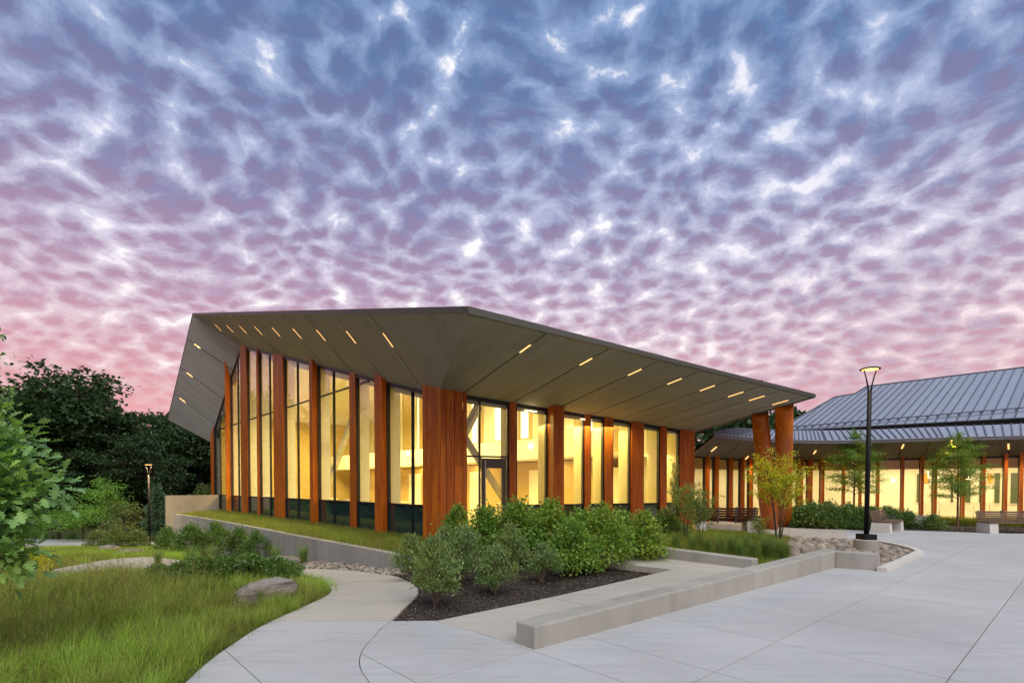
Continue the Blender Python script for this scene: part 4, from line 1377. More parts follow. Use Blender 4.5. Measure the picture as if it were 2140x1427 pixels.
fins_px = [(1467, 1476), (1486, 1497), (1517, 1526), (1541, 1551), (1559.5, 1569), (1590, 1599), (1622, 1631), (1662, 1670.5), (1683.6, 1691.6), (1710.6, 1719.4), (1758, 1766.6), (1793, 1801), (1829.7, 1837.5), (1880, 1888.6), (1920, 1928), (1947.5, 1954.5), (2008, 2012.5), (2050, 2056), (2095.5, 2102), (2129, 2134), (2168, 2174), (2212, 2220), (2252, 2259), (2300, 2308), (2345, 2352)]
cen = [(a + b) / 2 for a, b in fins_px]
bounds = [1440] + cen + [2400]
# soffit panels, joints, light strips; roof panels between standing seams
def ruled(name, A, B, a0, a1, m, thick, up, n=4):
    """panel between two curves A(px), B(px) from a0 to a1"""
    mb = MB()
    ts = [a0 + (a1 - a0) * k / n for k in range(n + 1)]
    va = [A(t) for t in ts]; vb = [B(t) for t in ts]
    for k in range(n):
        q = [va[k], va[k + 1], vb[k + 1], vb[k]]
        mb.hull(q, [p + up * thick for p in q])
    return P2(mb, name, m)
WT = lambda px: WP(px, TOPG) + wnor(px) * 0.02
WTi = lambda px: WP(px, TOPG - 0.05) - wnor(px) * 0.5
jn = [1440, 1471, 1512, 1556, 1600, 1645, 1689, 1735, 1781, 1827, 1873, 1930, 1980, 2040, 2107, 2165, 2225, 2300, 2400]
strips_at = {1471: (1491, 932), 1556: (1556.5, 935), 1689: (1702, 940.5), 1781: (1788, 941), 1873: (1885, 940), 1980: (1991, 939), 2107: (2108, 933.5), 2225: (2225, 928), 1645: None}
for i in range(len(jn) - 1):
    k = 3
    for j in range(k):
        w = jn[i + 1] - jn[i]
        a0, a1 = jn[i] + w * j / k, jn[i] + w * (j + 1) / k
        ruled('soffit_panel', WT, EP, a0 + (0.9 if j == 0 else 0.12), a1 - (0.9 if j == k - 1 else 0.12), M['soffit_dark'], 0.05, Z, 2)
ruled('roof_underlay', lambda t: WT(t) + Z * 0.07, lambda t: EP(t) + Z * 0.055 - wnor(t) * 0.03, 1440, 2400, M['dark'], 0.03, Z, 40)
for jx, q in strips_at.items():
    if q is None: continue
    a, b = WT(jx), EP(jx)
    # the point on the joint line that sits under the lamp in the survey
    best = min((abs((CX + FPX * a.lerp(b, k / 60).x / a.lerp(b, k / 60).y) - q[0]) + abs(0), k) for k in range(6, 55))[1] if jx != 2107 else 33
    if jx in (2107,): best = 36
    c = a.lerp(b, best / 60); d = (b - a).normalized()
    mb = MB(); mb.bar(c - d * 0.28 - Z * 0.008, c + d * 0.28 - Z * 0.008, 0.05, 0.025); P2(mb, 'light_strip', M['strip']); strip_lamp(c - Z * 0.06, 110.0)
em = MB()
N = 60
for k in range(N):
    t0, t1 = 1440 + (2400 - 1440) * k / N, 1440 + (2400 - 1440) * (k + 1) / N
    p, q = EP(t0), EP(t1)
    em.hull([p - Z * 0.01, q - Z * 0.01, q - Z * 0.01 - wnor(t1) * 0.05, p - Z * 0.01 - wnor(t0) * 0.05], [p + Z * 0.12, q + Z * 0.12, q + Z * 0.12 - wnor(t1) * 0.05, p + Z * 0.12 - wnor(t0) * 0.05])
P2(em, 'eave_edge', M['grey_metal'])
ER = lambda t: EP(t) + Z * 0.125 + wnor(t) * 0.02
seams = list(np.arange(1440, 1700, 9.5)) + list(np.arange(1700, 1960, 15.5)) + list(np.arange(1960, 2400, 19.6))
for i in range(len(seams) - 1):
    ruled('roof_panel', ER, TP, seams[i], seams[i + 1], M['roof'], 0.02, Z, 1)
    mb = MB(); a, b = ER(seams[i]), TP(seams[i]); mb.bar(a + Z * 0.045, b + Z * 0.045, 0.035, 0.06); P2(mb, 'roof_seam', M['seam'])
# glazing and cedar fins
mull_extra = {1: [0.5], 3: [0.55], 5: [0.3]}
for i in range(len(bounds) - 1):
    a, b = WP(bounds[i]), WP(bounds[i + 1])
    d = (b - a).normalized(); n = Vector((d.y, -d.x, 0)); L = (b - a).length
    fr = MB()
    def B(s0, s1, z0, z1, dep=0.10):
        q = [a + d * s0 + n * dep / 2, a + d * s1 + n * dep / 2, a + d * s1 - n * dep / 2, a + d * s0 - n * dep / 2]
        fr.hull([flat(p, z0) for p in q], [flat(p, z1) for p in q])
    B(0.02, L - 0.02, FLG, FLG + 0.08); B(0.02, L - 0.02, TOPG - 0.07, TOPG + 0.02)
    B(0.02, 0.07, FLG + 0.08, TOPG - 0.07); B(L - 0.07, L - 0.02, FLG + 0.08, TOPG - 0.07)
    win = P2(fr, 'window', M['frame'])
    pn = MB(); pn.add([flat(a + d * 0.05, FLG + 0.05), flat(b - d * 0.05, FLG + 0.05), flat(b - d * 0.05, TOPG - 0.04), flat(a + d * 0.05, TOPG - 0.04)], [(0, 1, 2, 3)])
    P2(pn, 'pane', M['glass'], parent=win)
for k, (a, b) in enumerate(fins_px):
    c = (a + b) / 2
    p = WP(c); d = wtan(c); n = wnor(c)
    w = 0.04 if k < 7 else 0.052
    dep = 0.24 if k < 7 else 0.38
    base = [p - d * w + n * 0.06, p + d * w + n * 0.06, p + d * w + n * dep, p - d * w + n * dep]
    def zt(q):
        # soffit height above the fin
        e = EP(c); wt_ = WT(c)
        t = (Vector((q.x, q.y, 0)) - flat(wt_)).dot(n) / max(0.3, (flat(e) - flat(wt_)).dot(n))
        return TOPG + (EAVE - TOPG) * t + 0.015
    P2(MB().hull([flat(q, -0.02) for q in base], [Vector((q.x, q.y, zt(q))) for q in base]), 'cedar_fin', M['wood'])
# interior of the gallery: floor, back wall, ceiling
GI = 5.0
ruled('gallery_floor', lambda t: WP(t, FLG - 0.1) + wnor(t) * 0.0, lambda t: WP(t, FLG - 0.1) - wnor(t) * GI, 1440, 2400, M['floor_in'], 0.09, Z, 40)
ruled('gallery_ceiling', lambda t: WP(t, TOPG + 0.04) - wnor(t) * 0.1, lambda t: WP(t, 3.0) - wnor(t) * GI, 1440, 2400, M['white'], 0.06, Z, 40)
ruled('gallery_wall', lambda t: WP(t, 0.0) - wnor(t) * GI, lambda t: WP(t, 0.0) - wnor(t) * (GI + 0.12), 1440, 2400, M['white'], 3.1, Z, 40)
ruled('bulkhead', lambda t: WP(t, 2.52) - wnor(t) * 0.9, lambda t: WP(t, 2.52) - wnor(t) * 1.05, 1440, 2400, M['hall_tan'], 0.55, Z, 40)
for t0 in (1440, 2400):
    mb = MB(); p = WP(t0); n = wnor(t0); d = wtan(t0)
    q = [p + n * 0.05, p - n * GI, p - n * GI + d * 0.1, p + n * 0.05 + d * 0.1]
    mb.hull([flat(k, 0) for k in q], [flat(k, 3.1) for k in q]); P2(mb, 'gallery_wall', M['white'])
M['green_pane'] = plain('dim_green_glass', (0.10, 0.13, 0.075), 0.12, 0.0, 0.25, 1.5, spec=0.6)
M['amber'] = plain('amber_panel', (0.85, 0.42, 0.05), 0.6)
def wall_panel(name, x0, x1, z0, z1, m, off=0.03, parent=gal):
    mb = MB()
    a, b = WP(x0), WP(x1); na = wnor((x0 + x1) / 2)
    q = [a - na * (GI - off), b - na * (GI - off), b - na * (GI - off - 0.02), a - na * (GI - off - 0.02)]
    mb.hull([flat(p, z0) for p in q], [flat(p, z1) for p in q])
    return P2(mb, name, m, parent)
for x0, x1 in ((1494, 1512), (1527, 1545), (1560, 1580)):
    w_ = wall_panel('inner_window', x0 - 2, x1 + 2, 0.14, 2.36, M['white'], 0.02)
    wall_panel('pane', x0, x1, 0.2, 2.3, M['green_pane'], 0.05, w_)
for x0, x1 in ((1962, 1972), (1988, 2002), (2026, 2032), (2052, 2068), (2084, 2097), (2118, 2131), (2150, 2170)):
    w_ = wall_panel('inner_window', x0 - 1.5, x1 + 1.5, 0.75, 2.42, M['white'], 0.02)
    wall_panel('pane', x0, x1, 0.8, 2.36, M['green_pane'], 0.05, w_)
for x0, x1 in ((1973, 1987), (2036, 2048), (2102, 2115)):
    wall_panel('amber_panel', x0, x1, 1.85, 2.34, M['amber'], 0.05)
for z in (0.32, 0.44, 0.56, 0.68, 0.82):
    ruled('rail', lambda t: WP(t, z) - wnor(t) * 3.2, lambda t: WP(t, z) - wnor(t) * 3.24, 1960, 2300, M['white'], 0.035, Z, 12)
for t in np.arange(1960, 2301, 34):
    mb = MB(); p = WP(t) - wnor(t) * 3.22; mb.tube([flat(p, FLG), flat(p, 0.86)], 0.02, 6); P2(mb, 'rail_post', M['white'])
for t in (1500, 1536, 1620, 1706, 1742, 1775, 1860, 1905, 1935, 1990, 2066, 2110, 2180):
    mb = MB(); mb.lathe([(0.07, -0.03), (0.07, 0.0)], 12, WP(t, 2.97) - wnor(t) * 2.6); P2(mb, 'downlight', M['indoor_glow'])
mb = MB(); mb.lathe([(0.02, -0.12), (0.10, -0.08), (0.10, 0.08), (0.02, 0.12)], 12, WP(1897, 2.0) - wnor(1897) * (GI - 0.12)); P2(mb, 'wall_sconce', M['indoor_glow'])
# square ring lamps hung near the right end
for t, w_, z in ((2036, 0.55, 2.22), (2060, 0.62, 2.2), (1975, 0.5, 2.3)):
    p = WP(t, z) - wnor(t) * 2.2; d = wtan(t); mb = MB()
    for s0, s1, zz0, zz1 in ((-.5, .5, 0.19, 0.19), (-.5, .5, -0.19, -0.19)): mb.bar(p + d * w_ * s0 + Z * zz0, p + d * w_ * s1 + Z * zz1, 0.03, 0.03)
    for s in (-.5, .5): mb.bar(p + d * w_ * s - Z * 0.2, p + d * w_ * s + Z * 0.2, 0.03, 0.03)
    mb.tube([p + Z * 0.2, p + Z * (2.98 - z)], 0.006, 4)
    P2(mb, 'pendant_lamp', M['indoor_glow'])
GAL = (1.0, 0.80, 0.44)
for t in (1480, 1550, 1625, 1700, 1770, 1850, 1930, 2010, 2090, 2180, 2300):
    p = WP(t, 2.90) - wnor(t) * 3.0
    area_lamp('gallery_lamp', p, 1.6, 1.2, 66 + 28 * math.sin(t * 0.031), GAL, (0, 0, 0))

# ------------------------------------------------------------------ big shed roof behind the gallery
shed = thing('shed_roof_building', 'tall hall behind the gallery with a steep blue-grey standing-seam roof', 'building', (22, 34, 0))
def P3(mb, name, m, parent=shed, **kw): return mb.build(name, m, parent, world=True, **kw)
R0 = at_y(1660, 897.5, 38.0)
sd3 = Vector((1.118, 1.0, 0.555)).normalized()
rd = -cv
rn = rd.cross(sd3).normalized()
if rn.z < 0: rn = -rn
fr3 = Plane2(R0, rn, sd3)
rp = [fr3.px(*q) for q in ((1640, 899), (1655, 881), (1745, 830), (1788, 823), (1811, 808), (2140, 768), (2420, 734), (2420, 838), (2140, 871.5))]
tmin, tmax = min(q[1] for q in rp), max(q[1] for q in rp)
wseam = 0.50
t = tmin
while t < tmax:
    c = cell(rp, -2, 40, t, t + wseam)
    if c and area2(c) > 0.01:
        mb = MB(); mb.prism([fr3.at(q, 0.0) for q in c], -rn * 0.05); P3(mb, 'roof_panel', M['roof'])
        ss = [q[0] for q in c if abs(q[1] - t) < 0.02]
        if len(ss) >= 2 and max(ss) - min(ss) > 0.1:
            mb = MB(); mb.bar(fr3.o + fr3.s * min(ss) + fr3.t * t + rn * 0.03, fr3.o + fr3.s * max(ss) + fr3.t * t + rn * 0.03, 0.035, 0.07, up=rn); P3(mb, 'roof_seam', M['seam'])
    t += wseam
# ridge caps, eave wall and the snow rail
rq = [fr3.at(q) for q in rp]
for a, b in ((1, 2), (2, 3), (3, 4), (4, 5), (5, 6)):
    mb = MB(); mb.bar(rq[a] + rn * 0.02, rq[b] + rn * 0.02, 0.12, 0.10, up=rn); P3(mb, 'ridge_cap', M['seam'])
ea, eb = rq[0], rq[7]
mb = MB(); mb.bar(ea - Z * 0.06, eb - Z * 0.06, 0.1, 0.14); P3(mb, 'eave_gutter', M['grey_metal'])
inn = (av * 0.5)
mb = MB(); mb.hull([ea + inn - Z * 2.6, eb + inn - Z * 2.6, eb + inn * 1.4 - Z * 2.6, ea + inn * 1.4 - Z * 2.6], [ea + inn, eb + inn, eb + inn * 1.4, ea + inn * 1.4]); P3(mb, 'upper_wall', M['grey_metal'])
sr0, sr1 = ea + fr3.s * 0.35 + rn * 0.14, eb + fr3.s * 0.35 + rn * 0.14
mb = MB(); mb.bar(sr0, sr1, 0.03, 0.05, up=rn); P3(mb, 'snow_rail', M['seam'])
L_ = (sr1 - sr0).length
k = 0.25
while k < L_:
    mb = MB(); p = sr0.lerp(sr1, k / L_); mb.box(p - rn * 0.05, 0.10, 0.10, 0.12, math.atan2(rd.y, rd.x)); P3(mb, 'snow_guard', M['seam']); k += 0.5
back = MB()
b0, b1 = rq[2], rq[6]
foot = [ea + inn, eb + inn, flat(rq[6]) + av * 8, flat(rq[4]) + av * 8, flat(rq[2]) + av * 3]
back.prism([flat(p, 0) for p in (ea + inn * 1.5, eb + inn * 1.5, flat(rq[7]) + av * 14, flat(rq[0]) + av * 14)], Z * 4.0)
P3(back, 'hall_block', M['fascia'])

# ------------------------------------------------------------------ street lamps
def street_lamp(label, loc, height, base_h, cone=True, group='post lamps of the grounds'):
    r = thing('street_lamp', label, 'lamp', loc, 0.3, group)
    if base_h > 0:
        mb = MB(); mb.lathe([(0.28, -0.25), (0.285, base_h - 0.02), (0.265, base_h)], 40); mb.build('footing', M['wall_concrete'], r, smooth=False)
    z0 = base_h
    mb = MB(); mb.box((0, 0, z0 + 0.07), 0.34, 0.34, 0.14, 0.0); mb.build('base_cover', M['black_metal'], r, bevel=0.012)
    mb = MB(); mb.tube([(0, 0, z0 + 0.14), (0, 0, height - 0.62)], [0.060, 0.052], 16); mb.build('pole', M['black_metal'], r, smooth=True)
    for s in (-1, 1):
        mb = MB(); mb.tube([(0.03 * s, 0, height - 0.70), (0.045 * s, 0, height - 0.52), (0.10 * s, 0, height - 0.28), (0.175 * s, 0, height - 0.035)], [0.024, 0.021, 0.017, 0.014], 8); mb.build('arm', M['black_metal'], r, smooth=True)
    mb = MB(); mb.lathe([(0.235, height - 0.045), (0.24, height - 0.03), (0.18, height - 0.004), (0.08, height + 0.012), (0.01, height + 0.016)], 36); mb.build('head', M['black_metal'], r, smooth=True)
    mb = MB(); mb.lathe([(0.15, height - 0.062), (0.185, height - 0.049), (0.185, height - 0.046)], 30); mb.build('lens', M['lamp_glow'], r)
    return r
lp = on_z(1808, 1153, 0.0)
lampR = street_lamp('tall black post lamp on a round concrete footing in the stone bed', (lp.x * (1 + 0.28 / lp.y) + 0.02, lp.y + 0.28, 0.0), 4.78, 0.30)
lampR.rotation_euler = (0, R(0.55), R(4))
ll = G(313, 1143)
lampL = street_lamp('far black post lamp among the garden grasses left of the gable front', (ll.x, ll.y, ll.z), 4.78, 0.0)
def spot(name, loc, watts, col, size=2.3):
    l = D.lights.new(name, 'SPOT'); l.energy = watts; l.color = col; l.spot_size = size; l.spot_blend = 0.8; l.shadow_soft_size = 0.18
    o = D.objects.new(name, l); o.location = loc; COL.objects.link(o); return o
spot('post_lamp_light', (lampR.location.x, lampR.location.y, 4.70), 25, (1.0, 0.70, 0.38))
spot('post_lamp_light', (ll.x, ll.y, ll.z + 4.70), 800, (1.0, 0.66, 0.34), 2.6)

# ------------------------------------------------------------------ benches
def make_bench(label, loc, rotz, length, timber, arms=True):
    r = thing('bench', label, 'bench', loc, rotz, 'timber and concrete benches')
    hx = length / 2
    for s in (-1, 1):
        x = s * (hx - 0.16)
        a = [(x - 0.15, -0.30, -0.03), (x + 0.15, -0.30, -0.03), (x + 0.15, 0.34, -0.03), (x - 0.15, 0.34, -0.03)]
        b = [(x - 0.15, -0.27, 0.36), (x + 0.15, -0.27, 0.36), (x + 0.15, 0.29, 0.36), (x - 0.15, 0.29, 0.36)]
        MB().hull(a, b).build('end_block', M['bench_concrete'], r, bevel=0.012)
    for k in range(5):
        y = -0.25 + k * 0.108
        MB().box((0, y, 0.385), length - 0.02, 0.092, 0.045).build('seat_slat', timber, r, bevel=0.006)
    for k in range(5):
        z = 0.44 + k * 0.075; y = 0.27 + k * 0.020
        mb = MB(); mb.box((0, 0, 0), length - 0.02, 0.028, 0.062)
        ob = mb.build('back_slat', timber, r, bevel=0.005); ob.location = (0, y, z); ob.rotation_euler = (R(-15), 0, 0)
    n = 4
    for k in range(n):
        x = -hx + 0.12 + (length - 0.24) * k / (n - 1)
        mb = MB(); mb.bar((x, 0.285, 0.30), (x, 0.385, 0.80), 0.045, 0.02, up=(0, 1, 0)); mb.build('back_bracket', M['grey_metal'], r)
    if arms:
        for k in range(3):
            x = -hx + length * (k + 0.5) / 3
            mb = MB(); mb.tube([(x, -0.20, 0.41), (x, -0.20, 0.54), (x, 0.16, 0.54), (x, 0.16, 0.41)], 0.013, 6); mb.build('armrest', M['grey_metal'], r)
    return r
bp = on_z(1840, 1113, 0) + av * 1.0
make_bench('weathered slatted bench with concrete ends standing at the azalea border', (bp.x, bp.y, 0), math.atan2(-cv.x, cv.y), 2.0, M['wood_bench'])
bp = on_z(2057, 1115, 0)
make_bench('slatted bench with concrete ends at the right edge beside the gallery glass', (bp.x + 1.55, bp.y + 0.25, 0), R(-4), 2.6, M['wood_bench'])
bp = on_z(1527, 1112, 0.29)
b3 = make_bench('dark brown slatted bench seen from behind near the courtyard wall', (bp.x - 0.1, bp.y + 0.25, 0.27), R(172), 1.8, M['wood_bench_dark'], False)
# ------------------------------------------------------------------ plant builders
LEAF = {
    # (along, across, up), faces
    'leaf': (np.array([(0, 0, 0), (.46, .27, .07), (1, 0, -.13), (.5, 0, 0), (.46, -.27, .07)], float), [np.array([(0, 3, 2, 1), (0, 4, 2, 3)])]),
    'narrow': (np.array([(0, 0, 0), (.55, .15, .02), (1, 0, -.04), (.55, -.15, .02)], float), [np.array([(0, 3, 2, 1)])]),
    'quad': (np.array([(0, 0, 0), (.5, .36, .06), (1, 0, -.05), (.5, -.36, .06)], float), [np.array([(0, 3, 2, 1)])]),
    'drop': (np.array([(0, 0, 0), (.38, .30, .08), (.72, .20, -.02), (1, 0, -.22), (.4, 0, -.01), (.75, 0, -.10), (.38, -.30, .08), (.72, -.20, -.02)], float),
             [np.array([(0, 4, 1, 1), ])[:0].reshape(0, 4), np.array([(4, 5, 2, 1), (6, 7, 5, 4)]), np.array([(0, 4, 1), (0, 6, 4), (5, 3, 2), (7, 3, 5)])]),
    'spray': (np.array([(0, 0, 0), (.25, .20, .02), (.5, .02, 0), (.6, .24, 0), (1, 0, -.1), (.6, -.24, 0), (.5, -.02, 0), (.25, -.20, .02)], float),
              [np.array([(0, 2, 1), (2, 4, 3), (0, 7, 6), (6, 5, 4)])]),
}
def oak_leaf():
    out = [(0, .015), (.10, .03), (.20, .16), (.27, .17), (.31, .07), (.40, .28), (.49, .31), (.53, .10), (.64, .30), (.74, .29), (.76, .12), (.86, .17), (.93, .12), (1.0, .0)]
    pts, fs = [], []
    mid = [(l, 0, -.20 * l * l) for l, w in out]
    up = [(l, w, -.20 * l * l + .25 * w) for l, w in out]
    dn = [(l, -w, -.20 * l * l + .25 * w) for l, w in out]
    n = len(out)
    pts = mid + up + dn
    for i in range(n - 1):
        fs.append((i, i + 1, n + i + 1, n + i)); fs.append((i, 2 * n + i, 2 * n + i + 1, i + 1))
    return np.array(pts, float), [np.array(fs)]
LEAF['oak'] = oak_leaf()
LEAF['drop'] = (LEAF['drop'][0], [LEAF['drop'][1][1], LEAF['drop'][1][2]])

def unit(a):
    return a / np.maximum(1e-9, np.linalg.norm(a, axis=-1, keepdims=True))
def leaves(Pos, Dir, size, kind, rg, roll=0.9, upbias=None):
    """leaf blades at Pos pointing along Dir; faces mostly turned to the sky"""
    tv, tf = LEAF[kind]
    N = len(Pos)
    Dir = unit(Dir)
    upv = np.tile(np.array([0, 0, 1.0]), (N, 1)) + rg.normal(0, roll, (N, 3)) * 0.6
    side = unit(np.cross(Dir, upv))
    nrm = np.cross(side, Dir)
    size = np.broadcast_to(size, (N,))
    V = Pos[:, None, :] + size[:, None, None] * (tv[None, :, 0:1] * Dir[:, None, :] + tv[None, :, 1:2] * side[:, None, :] + tv[None, :, 2:3] * nrm[:, None, :])
    k = len(tv)
    Fs = [(f[None] + (np.arange(N) * k)[:, None, None]).reshape(-1, f.shape[1]) for f in tf]
    return V.reshape(-1, 3), Fs
def merge(parts):
    Vs, Fs, off = [], [], 0
    for V, F in parts:
        Vs.append(V)
        Fs += [f + off for f in F]
        off += len(V)
    return np.concatenate(Vs), Fs
def obj_np(name, VF, m, parent=None, smooth=True):
    return link(name, np_mesh(name, VF[0], VF[1], m, smooth), parent)

def stems_to(mb, base, tips, r0, r1, rg, bend=0.15, n=5, sides=5):
    for tp in tips:
        b = np.array(base, float); t = np.array(tp, float)
        L = np.linalg.norm(t - b)
        mid = b + (t - b) * 0.5 + np.array([0, 0, 0.08 * L]) + rg.normal(0, bend * L * 0.25, 3)
        pts = [(1 - s) ** 2 * b + 2 * s * (1 - s) * mid + s * s * t for s in np.linspace(0, 1, n)]
        mb.tube([Vector(p) for p in pts], [r0 + (r1 - r0) * s for s in np.linspace(0, 1, n)], sides, cap=False)

def shrub_meshes(seed, h, w, n_leaf, leaf_size, kind, mleaf, mstem, n_stem=9, bare=0.22, clump=0.16, top=0.55, upright=0.3, droop=0.0, out=0.6, nclump=70, stem_r=0.014):
    """foliage and stems of one shrub kind (mesh data, base at the origin)"""
    rg = np.random.default_rng(seed)
    # clump centres: uneven dome
    C = []
    while len(C) < nclump:
        a = rg.uniform(0, 2 * np.pi); zz = rg.uniform(bare, 1.0)
        prof = (math.sin(min(1.0, (zz - bare) / (1 - bare) * 0.85 + 0.22) * np.pi)) ** 0.6
        rr = math.sqrt(rg.uniform(0.08, 1.0)) * prof
        lump = 1 + 0.22 * math.sin(3 * a + seed) + 0.12 * math.sin(5 * a + 2.1 * seed)
        C.append((rr * lump * w / 2 * math.cos(a), rr * lump * w / 2 * math.sin(a), h * (zz * (1 - 0.25 * rr * rr)) + rg.normal(0, 0.03) * h))
    C = np.array(C)
    idx = rg.integers(0, len(C), n_leaf)
    Pp = C[idx] + rg.normal(0, clump * min(h, w), (n_leaf, 3)) * np.array([1, 1, 0.8])
    Pp[:, 2] = np.maximum(Pp[:, 2], bare * h * 0.5)
    radial = Pp - np.array([0, 0, h * 0.35])
    Dd = unit(radial) * out + rg.normal(0, 0.45, (n_leaf, 3)) + np.array([0, 0, upright - droop])
    V = leaves(Pp, Dd, leaf_size * rg.uniform(0.6, 1.25, n_leaf), kind, rg)
    me = np_mesh('foliage', V[0], V[1], mleaf)
    mb = MB()
    tips = C[rg.choice(len(C), min(len(C), n_stem), replace=False)]
    stems_to(mb, (0, 0, -0.03), tips, stem_r, stem_r * 0.35, rg)
    extra = C[rg.choice(len(C), min(len(C), n_stem * 2), replace=False)]
    for e in extra:
        k = tips[np.argmin(np.linalg.norm(tips - e, axis=1))] * 0.62
        stems_to(mb, k, [e], stem_r * 0.45, stem_r * 0.2, rg, n=4, sides=4)
    ob = mb.build('stems', mstem)
    ms = ob.data
    D.objects.remove(ob)
    return me, ms
def plant(name, label, cat, loc, meshes, scale=1.0, rotz=None, group=None, names=('foliage', 'stems'), sxy=None):
    r = thing(name, label, cat, loc, random.uniform(0, 6.28) if rotz is None else rotz, group)
    sx = scale if sxy is None else sxy
    r.scale = (sx, sx, scale)
    for nm, me in zip(names, meshes):
        link(nm, me, r)
    return r

# ------------------------------------------------------------------ trees
def tree_meshes(seed, h, crown_c, crown_r, n_clump, per, lsize, kind, mleaf, mbark, trunk_r, clump_r=0.14, limbs=9, flat=0.75, shell=0.55, droop=0.0):
    rg = np.random.default_rng(seed)
    cx, cy, cz = crown_c; rx, ry, rz = crown_r
    # a few large lobes carry the clumps so the outline stays uneven
    nl_ = 9
    la = rg.uniform(0, 2 * np.pi, nl_); lz = rg.uniform(-0.75, 0.85, nl_)
    lob = np.stack([np.cos(la) * np.sqrt(1 - lz ** 2) * 0.62, np.sin(la) * np.sqrt(1 - lz ** 2) * 0.62, lz * 0.62], 1)
    lr = rg.uniform(0.30, 0.52, nl_)
    li = rg.integers(0, nl_, n_clump)
    dv = unit(rg.normal(0, 1, (n_clump, 3)))
    rad = rg.uniform(shell, 1.0, n_clump) ** 0.6
    C = lob[li] + dv * (lr[li] * rad)[:, None]
    C = C * np.array([rx, ry, rz]) + np.array([cx, cy, cz])
    cs = rg.uniform(0.6, 1.3, n_clump)
    idx = np.repeat(np.arange(n_clump), per)
    N = len(idx)
    g = rg.normal(0, 1, (N, 3)) * np.array([1, 1, flat * 0.6])
    Pp = C[idx] + g * (cs[idx] * clump_r * rx)[:, None]
    Dd = unit(g) * 0.7 + rg.normal(0, 0.5, (N, 3)) + np.array([0, 0, -droop])
    V = leaves(Pp, Dd, lsize * rg.uniform(0.65, 1.3, N), kind, rg)
    me = np_mesh('crown', V[0], V[1], mleaf)
    mb = MB()
    top = np.array([cx, cy, cz + rz * 0.4])
    pts = [np.array([0, 0, -0.2]), np.array([0.02 * h, 0, h * 0.22]), np.array([cx * 0.6, cy * 0.6, cz - rz * 0.35]), top]
    mb.tube([Vector(p) for p in pts], [trunk_r * 1.25, trunk_r, trunk_r * 0.72, trunk_r * 0.2], 9, cap=False)
    for k in range(limbs):
        s = rg.uniform(0.35, 0.9)
        b = pts[1] + (pts[3] - pts[1]) * s * 0.8
        e = lob[k % nl_] * np.array([rx, ry, rz]) * 1.25 + np.array([cx, cy, cz])
        stems_to(mb, b, [e], trunk_r * 0.42, trunk_r * 0.08, rg, 0.2, 6, 6)
        for q in range(3):
            e2 = C[rg.integers(0, n_clump)] if q == 0 else e + rg.normal(0, 0.16 * rx, 3)
            b2 = b + (e - b) * rg.uniform(0.45, 0.85)
            stems_to(mb, b2, [e2], trunk_r * 0.14, trunk_r * 0.04, rg, 0.2, 4, 5)
    ob = mb.build('trunk', mbark)
    ms = ob.data; D.objects.remove(ob)
    return me, ms

# ------------------------------------------------------------------ grasses
def blades(base, direc, length, width, rg, seg=3, arch=0.9):
    """arching blades: base (N,3), direc (N,2) lean direction, per-blade length and width"""
    N = len(base)
    lean = rg.uniform(0.15, 1.0, N) * arch
    rows = []
    side = np.stack([-direc[:, 1], direc[:, 0], np.zeros(N)], 1)
    d3 = np.stack([direc[:, 0], direc[:, 1], np.zeros(N)], 1)
    p = base.copy()
    ang = rg.uniform(0.05, 0.30, N) * arch
    st = length / seg
    P_ = [p.copy()]
    for s in range(seg):
        p = p + (d3 * np.sin(ang)[:, None] + np.array([0, 0, 1.0]) * np.cos(ang)[:, None]) * st[:, None]
        ang = ang + lean * (0.55 + 0.35 * s)
        P_.append(p.copy())
    vs = []
    for s in range(seg):
        w = width * (1 - 0.75 * s / seg)
        vs += [P_[s] - side * w[:, None] / 2, P_[s] + side * w[:, None] / 2]
    vs.append(P_[seg])
    V = np.stack(vs, 1)                                  # N, 2*seg+1, 3
    k = 2 * seg + 1
    o = (np.arange(N) * k)[:, None]
    quads = np.concatenate([o + np.array([[2 * s, 2 * s + 1, 2 * s + 3, 2 * s + 2]]) for s in range(seg - 1)]) if seg > 1 else None
    tris = o + np.array([[2 * seg - 2, 2 * seg - 1, 2 * seg]])
    return V.reshape(-1, 3), ([quads] if quads is not None else []) + [tris]
def seed_heads(base, direc, length, rg, width=0.0022):
    """thin stalks with a loose head of short bristles"""
    V1 = blades(base, direc, length, np.full(len(base), width), rg, 3, 0.45)
    k = 7
    tips = V1[0].reshape(len(base), 7, 3)[:, 6, :]
    low = V1[0].reshape(len(base), 7, 3)[:, 4, :]
    N = len(base); m = 8
    t = rg.uniform(0.2, 1.0, (N, m, 1))
    pp = (low[:, None, :] * (1 - t) + tips[:, None, :] * t).reshape(-1, 3)
    dd = rg.normal(0, 1, (N * m, 3)) + np.array([0, 0, 0.5])
    V2 = leaves(pp, dd, rg.uniform(0.012, 0.030, N * m), 'narrow', rg)
    return merge([V1, V2])
def scatter(poly, n, rg, zf=None, margin=0):
    xs_ = np.array([p[0] for p in poly]); ys_ = np.array([p[1] for p in poly])
    out = []
    tot = 0
    while tot < n:
        X = rg.uniform(xs_.min(), xs_.max(), n * 2); Y = rg.uniform(ys_.min(), ys_.max(), n * 2)
        k = inside(poly, X, Y)
        out.append(np.stack([X[k], Y[k]], 1)); tot += k.sum()
    A = np.concatenate(out)[:n]
    zz = T(A[:, 0], A[:, 1]) if zf is None else zf(A[:, 0], A[:, 1])
    return np.column_stack([A, zz])
